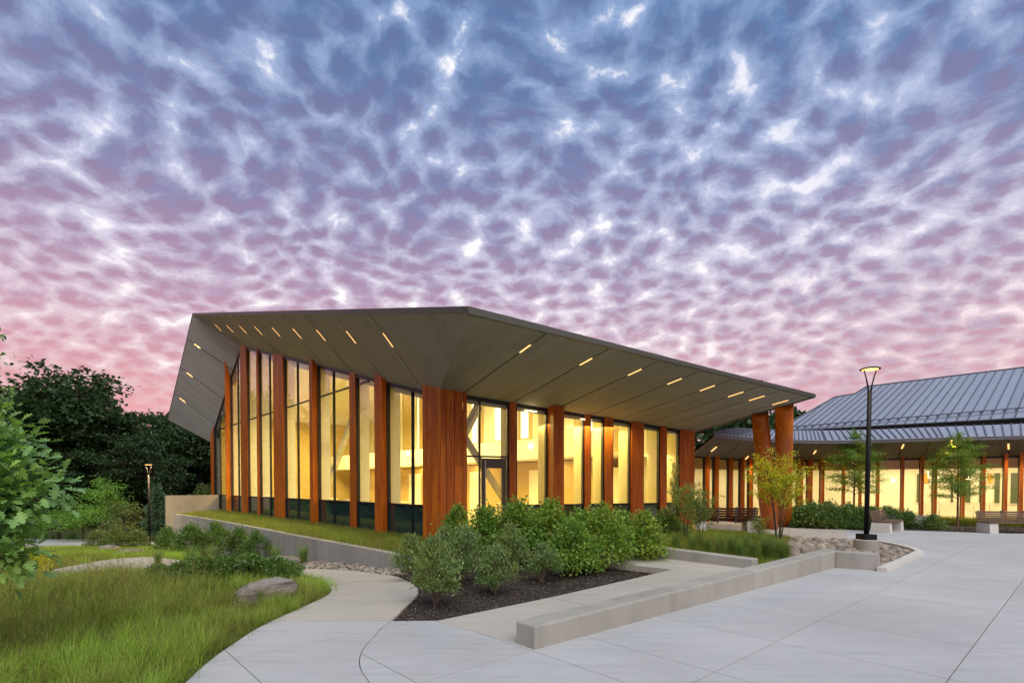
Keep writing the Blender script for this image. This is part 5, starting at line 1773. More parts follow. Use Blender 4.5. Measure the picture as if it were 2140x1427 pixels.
def tufted(centres, per, length, width, rg, spread=0.06, arch=1.0, seg=3, lvar=0.35):
    n = len(centres)
    idx = np.repeat(np.arange(n), per)
    N = len(idx)
    a = rg.uniform(0, 2 * np.pi, N)
    r = np.abs(rg.normal(0, spread, N))
    base = centres[idx] + np.stack([np.cos(a) * r, np.sin(a) * r, np.zeros(N)], 1)
    base[:, 2] -= 0.02
    comb = rg.uniform(0, 2 * np.pi, n)[idx]
    a2 = a + rg.normal(0, 0.5, N)
    dirv = unit(np.stack([np.cos(a2), np.sin(a2)], 1) + 0.5 * np.stack([np.cos(comb), np.sin(comb)], 1))
    L = length[idx] if hasattr(length, '__len__') else np.full(N, length)
    return blades(base, dirv, L * rg.uniform(1 - lvar, 1 + lvar, N), np.full(N, width) * rg.uniform(0.7, 1.3, N), rg, seg, arch)

# ------------------------------------------------------------------ lawn of ornamental grass, nearest first
rgl = np.random.default_rng(5)
def keep(A, f): return A[f(A[:, 0], A[:, 1])]
near_c = scatter(lawn_poly, 5200, rgl)
dist = np.hypot(near_c[:, 0], near_c[:, 1])
# only the part that a camera near the photograph's can see: thin out with distance
pk = rgl.uniform(0, 1, len(near_c)) < np.clip(7.0 / dist, 0.35, 1.0)
# keep the blades clear of the concrete along the edge
el_pts = np.array([(p.x, p.y) for p in lawn_edge] + [(p.x, p.y) for p in PL])
def edge_dist(A):
    return np.min(np.hypot(A[:, 0:1] - el_pts[None, :, 0], A[:, 1:2] - el_pts[None, :, 1]), axis=1)
ed = edge_dist(near_c)
near_c = near_c[pk & (ed > 0.05) & (near_c[:, 1] > 1.2)]
ed = edge_dist(near_c); dist = np.hypot(near_c[:, 0], near_c[:, 1])
wild = np.clip((ed - 0.8) / 2.0, 0, 1)
Lg = 0.25 + 0.13 * wild + 0.05 * np.sin(near_c[:, 0] * 2.3) * np.cos(near_c[:, 1] * 1.9)
pl_pts = np.array([(p.x, p.y) for p in PL[14:]])
nearpath = np.min(np.hypot(near_c[:, 0:1] - pl_pts[None, :, 0], near_c[:, 1:2] - pl_pts[None, :, 1]), axis=1)
Lg = Lg * np.clip(0.40 + 0.30 * nearpath, 0.40, 1.0)
closeb = dist < 9
edge_b = wild < 0.28 + 0.25 * rgl.uniform(0, 1, len(near_c))
def lawn_part(name, sel, m, arch, lf):
    a1, a2 = sel & closeb, sel & ~closeb
    ps = []
    if a1.any(): ps.append(tufted(near_c[a1], 84, Lg[a1] * lf * 0.88, 0.0036, rgl, 0.085, arch))
    if a2.any(): ps.append(tufted(near_c[a2], 50, Lg[a2] * lf, 0.0062, rgl, 0.13, arch))
    return tag(obj_np(name, merge(ps), m), kind='stuff')
grass = lawn_part('edge_grass', edge_b, M['grass'], 1.6, 1.30)
lawn_part('grass', ~edge_b, M['grass_wild'], 1.35, 1.12)
sc_ = near_c[(rgl.uniform(0, 1, len(near_c)) < 0.65 * wild + 0.03)]
sc_ = np.repeat(sc_, 6, axis=0) + np.concatenate([rgl.normal(0, 0.10, (len(sc_) * 6, 2)), np.zeros((len(sc_) * 6, 1))], 1)
aa = rgl.uniform(0, 2 * np.pi, len(sc_))
tag(obj_np('seeding_grass', seed_heads(sc_, np.stack([np.cos(aa), np.sin(aa)], 1), rgl.uniform(0.36, 0.62, len(sc_)), rgl), M['grass_dry']), kind='stuff')

fl_c = scatter(far_lawn_poly, 2600, rgl)
tag(obj_np('far_grass', tufted(fl_c, 16, 0.22, 0.012, rgl, 0.14, 0.9), M['grass']), kind='stuff')
st_c = scatter(strip_poly, 5200, rgl, zf=lambda x, y: np.zeros_like(x) - 0.02)
st_c = st_c[rgl.uniform(0, 1, len(st_c)) < np.clip(17.0 / st_c[:, 1], 0.4, 1)]
tag(obj_np('strip_grass', tufted(st_c, 22, 0.19, 0.007, rgl, 0.10, 1.0), M['grass_strip']), kind='stuff')
gb_c = scatter(grass_bed_poly, 3000, rgl)
tag(obj_np('bed_grass', tufted(gb_c, 18, 0.15, 0.007, rgl, 0.09, 1.0), M['grass_strip']), kind='stuff')
# sedge under the gallery glass
sg_poly = [(WP(t) + wnor(t) * 0.5) for t in range(1880, 2301, 30)] + [(WP(t) + wnor(t) * 1.5) for t in range(2300, 1879, -30)]
sg_c = scatter([flat(p) for p in sg_poly], 1100, rgl)
tag(obj_np('border_grass', tufted(sg_c, 18, 0.32, 0.010, rgl, 0.10, 0.8), M['grass_strip']), kind='stuff')

# ------------------------------------------------------------------ bark chips on the mulch
def chips(poly, n, name, size=0.045, lift=0.0):
    c = scatter(poly, n, rgl)
    c[:, 2] += rgl.uniform(-0.02, 0.035, n) + lift
    dd = rgl.normal(0, 1, (n, 3)) * np.array([1, 1, 0.35])
    tag(obj_np(name, leaves(c, dd, size * rgl.uniform(0.4, 1.4, n), 'narrow', rgl, 0.8), M['chip'], smooth=False), kind='stuff')
chips([p for p in mulch_poly], 42000, 'bark_chips', 0.034)
chips(gal_bed_poly, 9000, 'border_bark_chips', 0.08)

# ------------------------------------------------------------------ river stones
def stone_mesh(seed):
    import bmesh
    rg = np.random.default_rng(seed)
    bm = bmesh.new()
    bmesh.ops.create_icosphere(bm, subdivisions=2, radius=1.0)
    ax = rg.uniform(0.75, 1.25, 3) * np.array([1.0, 0.8, 0.55])
    ph = rg.uniform(0, 6, 6)
    for v in bm.verts:
        c = v.co
        k = 1 + 0.10 * math.sin(2.1 * c.x + ph[0]) + 0.09 * math.sin(2.7 * c.y + ph[1]) + 0.08 * math.sin(3.1 * c.z + ph[2]) + 0.05 * math.sin(4 * (c.x + c.y) + ph[3])
        v.co = Vector((c.x * ax[0], c.y * ax[1], c.z * ax[2])) * k
    me = D.meshes.new('stone'); bm.to_mesh(me); bm.free()
    me.polygons.foreach_set('use_smooth', [True] * len(me.polygons))
    me.materials.append(M['stone'])
    return me
smesh = [stone_mesh(k) for k in range(6)]
def seg_d(p, a, b):
    ax, ay, bx, by = a[0], a[1], b[0], b[1]
    L2 = (bx - ax) ** 2 + (by - ay) ** 2
    t = 0 if L2 < 1e-9 else max(0, min(1, ((p[0] - ax) * (bx - ax) + (p[1] - ay) * (by - ay)) / L2))
    return math.hypot(p[0] - ax - t * (bx - ax), p[1] - ay - t * (by - ay))
def lay_stones(poly, n, r0, r1, parent, near_first=True, seed=1):
    rg = np.random.default_rng(seed)
    pts = []
    c = scatter(poly, n * 14, rg)
    for p in c:
        r = rg.uniform(r0, r1) * (1.25 if rg.uniform() < 0.12 else 1.0)
        if min(seg_d(p, poly[i], poly[(i + 1) % len(poly)]) for i in range(len(poly))) < r * 1.15: continue
        if all(math.hypot(p[0] - q[0], p[1] - q[1]) > (r + q[3]) * 0.72 for q in pts):
            pts.append((p[0], p[1], p[2], r))
            if len(pts) >= n: break
    for (x, y, z, r) in pts:
        o = link('stone', smesh[rg.integers(0, 6)], parent)
        o.location = (x, y, z + r * 0.22)
        o.scale = (r, r, r)
        o.rotation_euler = (rg.normal(0, 0.2), rg.normal(0, 0.2), rg.uniform(0, 6.28))
def small_stones(poly, n, r, parent, seed):
    rg = np.random.default_rng(seed)
    me = smesh[0]
    base = np.array([v.co[:] for v in me.vertices]); tri = np.array([p.vertices[:] for p in me.polygons])
    # coarse stone: an octahedron rounded once
    oct_v = np.array([(1, 0, 0), (-1, 0, 0), (0, 1, 0), (0, -1, 0), (0, 0, .6), (0, 0, -.6), (.7, .7, .2), (-.7, .7, .1), (.7, -.7, .15), (-.7, -.7, .2)], float)
    oct_f = np.array([(4, 0, 6), (4, 6, 2), (4, 2, 7), (4, 7, 1), (4, 1, 9), (4, 9, 3), (4, 3, 8), (4, 8, 0)])
    c = scatter(poly, n, rg); c[:, 2] += r * 0.1
    rr = r * rg.uniform(0.5, 1.3, n); a = rg.uniform(0, 6.28, n)
    R_ = np.stack([np.stack([np.cos(a), -np.sin(a), 0 * a], 1), np.stack([np.sin(a), np.cos(a), 0 * a], 1), np.stack([0 * a, 0 * a, 1 + 0 * a], 1)], 1)
    jit = 1 + rg.normal(0, 0.12, (n, len(oct_v), 3))
    V = np.einsum('nij,nkj->nki', R_, oct_v[None] * jit * np.array([1, .8, 1])) * rr[:, None, None] + c[:, None, :]
    F = (oct_f[None] + (np.arange(n) * len(oct_v))[:, None, None]).reshape(-1, 3)
    tag(obj_np('small_stones', (V.reshape(-1, 3), [F]), M['stone_small'], parent), kind='stuff')
lay_stones(stone_poly, 195, 0.06, 0.125, stone_bed, seed=3)
small_stones(stone_poly, 2600, 0.055, stone_bed, 4)
lay_stones(rock_poly, 105, 0.06, 0.12, rock_strip, seed=8)
small_stones(rock_poly, 900, 0.06, rock_strip, 9)

# ------------------------------------------------------------------ boulders
def boulder(label, loc, sx, sy, sz, seed, rotz=0.0, tilt=(0, 0), sink=0.3):
    import bmesh
    rg = np.random.default_rng(seed)
    bm = bmesh.new()
    bmesh.ops.create_icosphere(bm, subdivisions=4, radius=1.0)
    cuts = [(Vector(unit(rg.normal(0, 1, 3))), rg.uniform(0.62, 0.9)) for _ in range(9)]
    from mathutils import noise
    for v in bm.verts:
        c = v.co.copy()
        for n_, d_ in cuts:
            e = c.dot(n_) - d_
            if e > 0: c -= n_ * e * 0.92
        k = noise.noise(c * 2.2 + Vector((seed, 0, 0))) * 0.10 + noise.noise(c * 6 + Vector((0, seed, 0))) * 0.04
        lay = 0.035 * math.sin(c.z * 17 + 2.5 * c.x)
        c = c * (1 + k); c.x += lay * 0.5 * (1 if c.x > 0 else -1); c.y += lay * 0.5 * (1 if c.y > 0 else -1)
        v.co = Vector((c.x * sx, c.y * sy, c.z * sz))
    me = D.meshes.new('boulder'); bm.to_mesh(me); bm.free()
    me.polygons.foreach_set('use_smooth', [True] * len(me.polygons))
    me.materials.append(M['boulder'])
    o = link('boulder', me)
    o.location = (loc.x, loc.y, loc.z + sz * (1 - sink) * 0.6)
    o.rotation_euler = (tilt[0], tilt[1], rotz)
    return tag(o, label, 'boulder', 'garden boulders')
boulder('large brown layered boulder lying in the lawn grass near the path bend', G(556, 1254), 0.46, 0.28, 0.25, 3, R(25), (R(-6), R(-14)))
boulder('flat tan boulder at the end of the stone strip by the retaining wall', G(590, 1186), 0.52, 0.45, 0.22, 5, R(10))
boulder('grey boulder among the azaleas right of the slatted bench', G(1928, 1104), 0.42, 0.35, 0.38, 7)
boulder('small tan rock showing in the far garden grass below the post lamp', G(228, 1152), 0.5, 0.35, 0.22, 9)
boulder('low pale rock in the far grass beside the garden path', G(275, 1158), 0.6, 0.3, 0.16, 12)
# ------------------------------------------------------------------ shrubs of the mulch bed
grey_v = [shrub_meshes(20 + k, 1.0, 0.84, 3400, 0.066, 'leaf', M['leaf_grey'], M['stem'], 11, 0.34, 0.085, upright=0.8, out=0.7, nclump=64, stem_r=0.014) for k in range(3)]
dog_v = [shrub_meshes(40 + k, 1.2, 1.05, 3600, 0.078, 'drop', M['leaf_dogwood'], M['red_bark'], 12, 0.22, 0.095, upright=0.15, droop=0.35, out=0.8, nclump=85, stem_r=0.014) for k in range(3)]
def by_height(px, py, top_y, base_h):
    p = G(px, py)
    z = EYE - (top_y - HY) / FPX * p.y
    return p, max(0.15, (z - p.z)) / base_h
GREY = [((908, 1266), 1123, 'grey-green bayberry shrub with bare forked stems at the front tip of the mulch bed'),
        ((1034, 1240), 1138, 'grey-green bayberry shrub second along the front of the mulch bed'),
        ((1135, 1216), 1135, 'grey-green bayberry shrub third along the front, beneath the bright dogwoods'),
        ((858, 1214), 1118, 'grey-green bayberry shrub against the end of the retaining wall'),
        ((968, 1218), 1098, 'taller grey-green bayberry behind the two front bayberries'),
        ((1068, 1196), 1098, 'grey-green bayberry in the middle of the bed below the dogwood crowns'),
        ((930, 1190), 1100, 'grey-green bayberry before the cedar corner column')]
for k, (q, ty, lab) in enumerate(GREY):
    p, s = by_height(*q, ty, 1.0)
    plant('bayberry_shrub', lab, 'shrub', p, grey_v[k % 3], s * 0.90, group='bayberry shrubs in the mulch bed', sxy=max(s, 0.85) * 0.85)
DOG = [((1345, 1180), 1068, 'bright green dogwood at the right end of the row, its bare stems showing'),
       ((1258, 1192), 1058, 'bright green dogwood second from the right end of the mulch bed'),
       ((1195, 1203), 1075, 'leafy dogwood standing forward over the mulch, right of the bayberries'),
       ((1150, 1178), 1050, 'bright dogwood before the deep cedar fin right of the door'),
       ((1080, 1172), 1042, 'bright dogwood in front of the window right of the glass door'),
       ((1015, 1168), 1048, 'bright dogwood hiding the foot of the glass door'),
       ((958, 1160), 1062, 'bright dogwood spreading against the cedar corner column'),
       ((1220, 1172), 1058, 'dogwood behind the row, before the narrow cedar fin'),
       ((1300, 1166), 1064, 'dogwood at the back of the row nearest the ramp')]
for k, (q, ty, lab) in enumerate(DOG):
    p, s = by_height(*q, ty, 1.2)
    plant('dogwood_shrub', lab, 'shrub', p, dog_v[k % 3], s * (0.88 + 0.06 * math.sin(k * 2.3)), group='dogwood shrubs in the mulch bed', sxy=s * (0.92 + 0.08 * math.cos(k * 1.7)))

# ------------------------------------------------------------------ azalea border along the gallery
az_v = [shrub_meshes(60 + k, 0.8, 1.3, 3000, 0.095, 'quad', M['leaf_azalea'], M['bark'], 8, 0.05, 0.15, upright=0.5, nclump=70) for k in range(3)]
AZ = [((1668, 1100), 1064), ((1700, 1102), 1060), ((1735, 1103), 1062), ((1768, 1104.5), 1066), ((1800, 1105), 1068), ((1690, 1092), 1058), ((1730, 1093), 1056), ((1775, 1094), 1060), ((1822, 1096), 1065), ((1866, 1100), 1070), ((1896, 1103), 1074), ((1855, 1094), 1064), ((1950, 1106), 1080), ((1905, 1096), 1076)]
azl = ['in front, first beside the leaning columns', 'in front, second from the leaning columns', 'in front, third from the leaning columns', 'in front, left of the post lamp', 'in front, just behind the post lamp', 'at the back beside the leaning columns', 'at the back below the first larch', 'at the back left of the post lamp', 'behind the weathered slatted bench, left side', 'just right of the weathered slatted bench', 'left of the grey boulder', 'at the back behind the weathered bench', 'standing alone right of the grey boulder', 'at the back above the grey boulder']
for k, ((q, ty), l) in enumerate(zip(AZ, azl)):
    p, s = by_height(*q, ty, 0.8)
    plant('azalea_shrub', 'rounded dark green azalea ' + l, 'shrub', p, az_v[k % 3], s, group='azalea border along the gallery')
# a low dark shrub by the courtyard column
p = G(1395, 1118)
plant('low_shrub', 'low dark shrub at the foot of the wide cedar fin', 'shrub', G(1392, 1116), az_v[1], 0.75)

# ------------------------------------------------------------------ small trees of the court
def small_tree(seed, tips_f, leaf_n, leaf_size, kind, mleaf, mbark, h, trunk, spread, r0=0.035, stems=1, layers=None, droop=0.0, leaf_spread=0.12, start=0.3):
    """open tree: stems, ascending branches with leaf sprays along them"""
    rg = np.random.default_rng(seed)
    mb = MB(); LP, LD = [], []
    for s in range(stems):
        a = 2 * np.pi * s / stems + rg.uniform(-.4, .4)
        lean = 0.0 if stems == 1 else spread * 0.35
        top = np.array([math.cos(a) * lean, math.sin(a) * lean, h * (1 if stems == 1 else rg.uniform(0.75, 1.0))])
        base = np.array([math.cos(a), math.sin(a), 0]) * (0 if stems == 1 else 0.06)
        mid = (base + top) / 2 + rg.normal(0, 0.03 * h, 3) * np.array([1, 1, 0])
        pts = [(1 - t) ** 2 * base + 2 * t * (1 - t) * mid + t * t * top for t in np.linspace(0, 1, 8)]
        pts[0][2] = -0.05
        mb.tube([Vector(q) for q in pts], list(np.linspace(r0, r0 * 0.18, 8)), 7, cap=False)
        nb = tips_f
        for k in range(nb):
            t = start + (0.97 - start) * (k + rg.uniform(0, 0.8)) / nb
            i = min(6, int(t * 7)); f = t * 7 - i
            b = pts[i] * (1 - f) + pts[i + 1] * f
            ba = k * 2.4 + rg.uniform(-.5, .5) + a
            Lb = spread * (layers(t) if layers else (1 - 0.65 * t)) * rg.uniform(0.7, 1.15)
            e = b + np.array([math.cos(ba) * Lb, math.sin(ba) * Lb, Lb * (0.42 - droop) + 0.05 * h * rg.uniform(0, 1)])
            m2 = (b + e) / 2 + np.array([0, 0, 0.12 * Lb])
            bp = [(1 - u) ** 2 * b + 2 * u * (1 - u) * m2 + u * u * e for u in np.linspace(0, 1, 6)]
            mb.tube([Vector(q) for q in bp], list(np.linspace(r0 * 0.35, r0 * 0.08, 6)), 5, cap=False)
            n = int(leaf_n * Lb / spread) + 6
            u = rg.uniform(0.22, 1.05, n)
            pos_ = (1 - u)[:, None] ** 2 * b + (2 * u * (1 - u))[:, None] * m2 + (u ** 2)[:, None] * e
            off = rg.normal(0, leaf_spread * (0.4 + 0.6 * Lb / spread), (n, 3)) * np.array([1, 1, 0.45])
            LP.append(pos_ + off)
            LD.append(off * 2 + (e - b) / max(1e-3, Lb) * 0.6 + rg.normal(0, 0.35, (n, 3)) + np.array([0, 0, -droop]))
        n = int(leaf_n * 0.5)
        LP.append(pts[7] + rg.normal(0, leaf_spread * 0.6, (n, 3))); LD.append(rg.normal(0, 0.5, (n, 3)) + np.array([0, 0, 0.6]))
    Pp, Dd = np.concatenate(LP), np.concatenate(LD)
    V = leaves(Pp, Dd, leaf_size * rg.uniform(0.65, 1.25, len(Pp)), kind, rg)
    me = np_mesh('crown', V[0], V[1], mleaf)
    ob = mb.build('trunk', mbark); ms = ob.data; D.objects.remove(ob)
    return me, ms
def larch_layers(t): return 0.55 + 0.55 * math.sin(min(1, max(0, (t - 0.15) / 0.85)) * np.pi) - 0.35 * t
l1 = small_tree(71, 38, 430, 0.085, 'spray', M['leaf_larch'], M['red_bark'], 3.9, None, 1.25, 0.05, 1, larch_layers, 0.30, 0.15, 0.32)
l2 = small_tree(72, 38, 430, 0.085, 'spray', M['leaf_larch'], M['red_bark'], 3.9, None, 1.25, 0.05, 1, larch_layers, 0.30, 0.15, 0.30)
def tree_h(px, py, ty, h, z=None):
    p = G(px, py); zt = EYE - (ty - HY) / FPX * p.y
    return p, (zt - p.z) / h
p, s = tree_h(1783, 1092, 908, 3.9); plant('larch_tree', 'young feathery larch rising from the azaleas left of the post lamp', 'tree', p, l1, s, 0.4, 'young larches by the gallery', ('crown', 'trunk'))
p, s = tree_h(2001, 1098, 912, 3.9); plant('larch_tree', 'young feathery larch in bare mulch between the two slatted benches', 'tree', p, l2, s, 2.2, 'young larches by the gallery', ('crown', 'trunk'))
mp = small_tree(75, 13, 95, 0.070, 'leaf', M['leaf_yellow'], M['bark'], 2.3, None, 1.05, 0.022, 5, lambda t: 0.45 + 0.5 * t, -0.10, 0.09, 0.45)
p, s = tree_h(1627, 1130, 968, 2.3); plant('maple_tree', 'small yellow-green multi-stemmed maple in front of the leaning columns', 'tree', p, mp, s, 1.0, None, ('crown', 'trunk'), sxy=s * 0.9)
sv = small_tree(78, 11, 46, 0.085, 'leaf', M['leaf_serv'], M['bark'], 1.75, None, 0.62, 0.016, 4, lambda t: 0.6 + 0.2 * t, -0.15, 0.09, 0.35)
p, s = tree_h(1432, 1124, 1022, 1.75); plant('serviceberry_tree', 'loose serviceberry with dark stems before the wide cedar fin', 'tree', p, sv, s, 0.2, 'serviceberries in the grass bed', ('crown', 'trunk'), sxy=s * 0.85)
p, s = tree_h(1463, 1138, 1030, 1.75); plant('serviceberry_tree', 'shorter serviceberry to the right, before the brown bench', 'tree', p, sv, s, 2.7, 'serviceberries in the grass bed', ('crown', 'trunk'), sxy=s * 0.9)
p, s = tree_h(1410, 1116, 975, 1.75); plant('serviceberry_tree', 'thin tall serviceberry shoot behind, against the last window', 'tree', p, sv, s, 4.0, 'serviceberries in the grass bed', ('crown', 'trunk'), sxy=s * 0.22)
p, s = tree_h(1585, 1132, 1085, 1.75); plant('serviceberry_tree', 'low sprawling serviceberry left of the yellow-green maple', 'tree', p, sv, s, 5.0, 'serviceberries in the grass bed', ('crown', 'trunk'), sxy=s * 1.3)

# ------------------------------------------------------------------ switch grass clumps
def tuft_mesh(seed, n, L, w, mt, spread=0.07, arch=0.55):
    rg = np.random.default_rng(seed)
    c = np.zeros((1, 3))
    V = tufted(c, n, L, w, rg, spread, arch, 4, 0.35) if False else tufted(c, n, L, w, rg, spread, arch)
    return np_mesh('blades', V[0], V[1], mt)
tf = [tuft_mesh(90 + k, 420, 0.52, 0.006, M['grass_tuft']) for k in range(3)]
def tuft(label, px, py, ty, k, group, h=0.50, cat='grass clump'):
    p, s = by_height(px, py, ty, h)
    r = thing('grass_clump', label, cat, p, random.uniform(0, 6), group)
    r.scale = (s, s, s)
    link('blades', tf[k % 3], r)
TU = [(1412, 1146, 1112), (1448, 1152, 1118), (1478, 1152, 1122), (1505, 1160, 1120), (1530, 1158, 1118), (1548, 1165, 1130), (1575, 1168, 1128), (1602, 1166, 1115), (1622, 1172, 1128), (1640, 1174, 1130), (1465, 1141, 1112), (1560, 1148, 1118)]
tl = ['nearest the dogwood end of the low wall', 'second along the low wall', 'third along the low wall', 'fourth along the low wall', 'fifth along the low wall, behind its middle', 'sixth along the low wall', 'seventh along the low wall', 'tall, below the yellow-green maple', 'where the low wall meets the seat wall', 'last before the river stones', 'behind the row, under the serviceberry', 'behind the row, before the upper walk']
for k, ((x, y, t_), l) in enumerate(zip(TU, tl)): tuft('switch grass clump ' + l, x, y, t_, k, 'switch grass behind the low wall')
for k, (x, y, t_, l) in enumerate([(635, 1176, 1140, 'narrow upright grass clump at the retaining wall above the flat boulder'), (612, 1176, 1158, 'short grass clump beside the flat tan boulder'), (575, 1180, 1140, 'grass clump below the retaining wall, left of the flat boulder'), (330, 1178, 1150, 'grass clump at the mulch tip between the garden paths'), (400, 1180, 1142, 'grass clump behind the flowering perennials, left'), (440, 1182, 1140, 'grass clump behind the flowering perennials, right'), (545, 1262, 1232, 'bright grass clump in front of the large brown boulder')]):
    tuft(l, x, y, t_, k, None)
# little ornamental tufts along the far drive
for k, (x, y, t_) in enumerate([(97, 1124, 1112), (111, 1127, 1117), (123, 1125, 1110), (144, 1128, 1114), (155, 1127, 1112), (173, 1128, 1120), (85, 1122, 1112)]):
    tuft(['pale grass tuft third from the left across the far drive', 'low grass tuft fourth from the left across the far drive', 'tallest grass tuft of the row across the far drive', 'broad grass tuft right of the tallest across the far drive', 'grass tuft second from the right end across the far drive', 'smallest grass tuft at the right end of the row across the far drive', 'grass tuft nearest the oak leaves across the far drive'][k], x, y, t_, k, 'grass tufts across the far drive')

# ------------------------------------------------------------------ garden shrubs on the left
mid_v = [shrub_meshes(100 + k, 1.0, 1.6, 2800, 0.10, 'leaf', M['leaf_olive'], M['stem'], 8, 0.06, 0.13, upright=0.5, nclump=80) for k in range(2)]
per_v = [shrub_meshes(110 + k, 0.5, 0.9, 2200, 0.075, 'leaf', M['leaf_mid'], M['stem'], 8, 0.05, 0.13, upright=0.6, nclump=60, stem_r=0.006) for k in range(2)]
tall_v = [shrub_meshes(115 + k, 0.9, 1.2, 2600, 0.075, 'leaf', M['leaf_mid'], M['stem'], 14, 0.05, 0.10, upright=0.9, nclump=46, stem_r=0.008) for k in range(2)]
for k, (x, y, ty, l, v) in enumerate([
    (350, 1155, 1108, 'leafy upright shrub left of the group under the retaining wall', tall_v), (400, 1158, 1102, 'leafy upright shrub with tall shoots before the far end of the retaining wall', tall_v),
    (450, 1158, 1100, 'leafy upright shrub in the middle below the retaining wall', tall_v), (500, 1160, 1108, 'leafy upright shrub third from the left below the retaining wall', tall_v), (535, 1163, 1116, 'leafy shrub at the right end of the group below the retaining wall', tall_v),
    (205, 1147, 1112, 'low rounded olive shrub beside the far drive, left one', mid_v), (245, 1148, 1110, 'low rounded olive shrub beside the far drive, middle one', mid_v), (285, 1147, 1112, 'low rounded olive shrub beside the far drive, near the lamp', mid_v)]):
    p, s = by_height(x, y, ty, 0.9 if v is tall_v else 1.0)
    plant('garden_shrub', l, 'shrub', p, v[k % 2], s, group='garden shrubs left of the pavilion')
fl_pos = [(330, 1216, 1186), (380, 1222, 1182), (430, 1222, 1176), (480, 1220, 1172), (530, 1218, 1170), (575, 1214, 1172), (400, 1208, 1172), (460, 1206, 1168), (520, 1204, 1165), (590, 1205, 1176)]
def perennial_flowers(seed, n=26):
    rg = np.random.default_rng(seed)
    c = np.stack([rg.normal(0, 0.26, n), rg.normal(0, 0.26, n), rg.uniform(0.34, 0.52, n)], 1)
    k = 5
    idx = np.repeat(np.arange(n), k)
    a = np.tile(np.arange(k) * 2 * np.pi / k, n)
    d = np.stack([np.cos(a), np.sin(a), np.full(n * k, 0.25)], 1)
    V = leaves(c[idx], d, 0.022, 'quad', rg, 0.1)
    return np_mesh('blossoms', V[0], V[1], M['bloom'])
fm = perennial_flowers(5, 22)
pl_lab = ['leftmost of the front row', 'second of the front row', 'third of the front row', 'fourth of the front row, with white flowers', 'behind the brown boulder, with white flowers', 'right of the front row at the path', 'back row, left', 'back row, middle', 'back row, right', 'at the right end near the stone strip']
for k, (x, y, ty) in enumerate(fl_pos):
    p, s = by_height(x, y, ty, 0.5)
    r = plant('perennial', 'leafy green perennial ' + pl_lab[k], 'plant', p, per_v[k % 2], s, group='perennials in the lawn bed', sxy=max(s, 0.9))
    if k in (3, 4): link('blossoms', fm, r)
# yellow blooming bush under the oak
yb = shrub_meshes(130, 0.6, 0.9, 1600, 0.07, 'leaf', M['leaf_yellow'], M['stem'], 6, 0.1, 0.13, nclump=40)
p, s = by_height(60, 1205, 1155, 0.6); plant('yellow_bush', 'yellow-green bush glowing beneath the oak leaves', 'shrub', p, yb, s)
p, s = by_height(98, 1182, 1150, 0.6); plant('yellow_bush', 'small yellow bush at the edge of the far grass', 'shrub', p, yb, s, sxy=s * 0.8)

# ------------------------------------------------------------------ trees beyond the garden
def cone_tree(seed, h, w, n, lsize, kind, mleaf, mbark, r0):
    rg = np.random.default_rng(seed)
    z = h * (0.06 + 0.94 * (1 - np.sqrt(rg.uniform(0, 1, n))))
    rad = w / 2 * (1 - z / h) ** 0.8 * (0.55 + 0.45 * rg.uniform(0, 1, n) ** 0.5) * (1 + 0.25 * np.sin(z * 9 / h * 3))
    a = rg.uniform(0, 2 * np.pi, n)
    Pp = np.stack([np.cos(a) * rad, np.sin(a) * rad, z], 1)
    Dd = np.stack([np.cos(a), np.sin(a), rg.normal(0.1, 0.4, n)], 1)
    V = leaves(Pp, Dd, lsize * rg.uniform(0.6, 1.3, n), kind, rg)
    me = np_mesh('crown', V[0], V[1], mleaf)
    mb = MB(); mb.tube([Vector((0, 0, -0.1)), Vector((0, 0, h * 0.95))], [r0, 0.01], 7)
    ob = mb.build('trunk', mbark); ms = ob.data; D.objects.remove(ob)
    return me, ms
def far_tree(name, label, px, top_y, Y, h, meshes, group, sxy=None, rotz=None):
    """tree at distance Y whose top reaches top_y in the survey"""
    d = ray(px, HY); x = d.x / d.y * Y
    z0 = Tf(x, Y); zt = EYE + (HY - top_y) / FPX * Y
    s = (zt - z0) / h
    return plant(name, label, 'tree', (x, Y, z0), meshes, s, rotz, group, ('crown', 'trunk'), sxy)
gt1 = tree_meshes(201, 6.0, (0, 0, 3.6), (2.1, 2.1, 2.2), 90, 34, 0.20, 'leaf', M['leaf_bright'], M['bark'], 0.07, 0.16, 8)
gt2 = tree_meshes(202, 4.0, (0, 0, 2.2), (2.2, 2.2, 1.5), 90, 40, 0.17, 'leaf', M['leaf_bright'], M['bark'], 0.06, 0.15, 8)
gt3 = tree_meshes(203, 4.0, (0, 0, 2.1), (1.5, 1.5, 1.9), 90, 34, 0.17, 'leaf', M['leaf_olive'], M['bark'], 0.06, 0.16, 8)
ct = cone_tree(204, 4.6, 2.4, 3600, 0.22, 'spray', M['leaf_blue'], M['bark'], 0.06)
far_tree('garden_tree', 'bright green young tree with two leaders against the dark wood', 222, 990, 36, 5.8, gt1, 'garden trees left of the lamp')
far_tree('garden_tree', 'spreading horizontal-branched tree beyond the far drive, left of the olive one', 172, 1046, 34, 3.7, gt2, 'garden trees left of the lamp')
far_tree('garden_tree', 'low tree at the left beside the oak leaves', 118, 1058, 35, 3.7, gt2, 'garden trees left of the lamp')
far_tree('garden_tree', 'olive-toned dense tree between the lamp and the spreading tree', 255, 1040, 33, 4.0, gt3, 'garden trees left of the lamp')
far_tree('conifer_tree', 'blue-green conical conifer standing right behind the post lamp', 328, 1006, 36, 4.6, ct, None)
far_tree('garden_tree', 'small pale tree behind the concrete end wall', 428, 1003, 41, 4.0, gt3, None)
BIG = [tree_meshes(300 + k, 13, (0, 0, 8.2), (6.3, 6.3, 5.6), 240, 78, 0.34, 'quad', M['leaf_far'], M['bark'], 0.38, 0.085, 16, 0.7, 0.45) for k in range(3)]
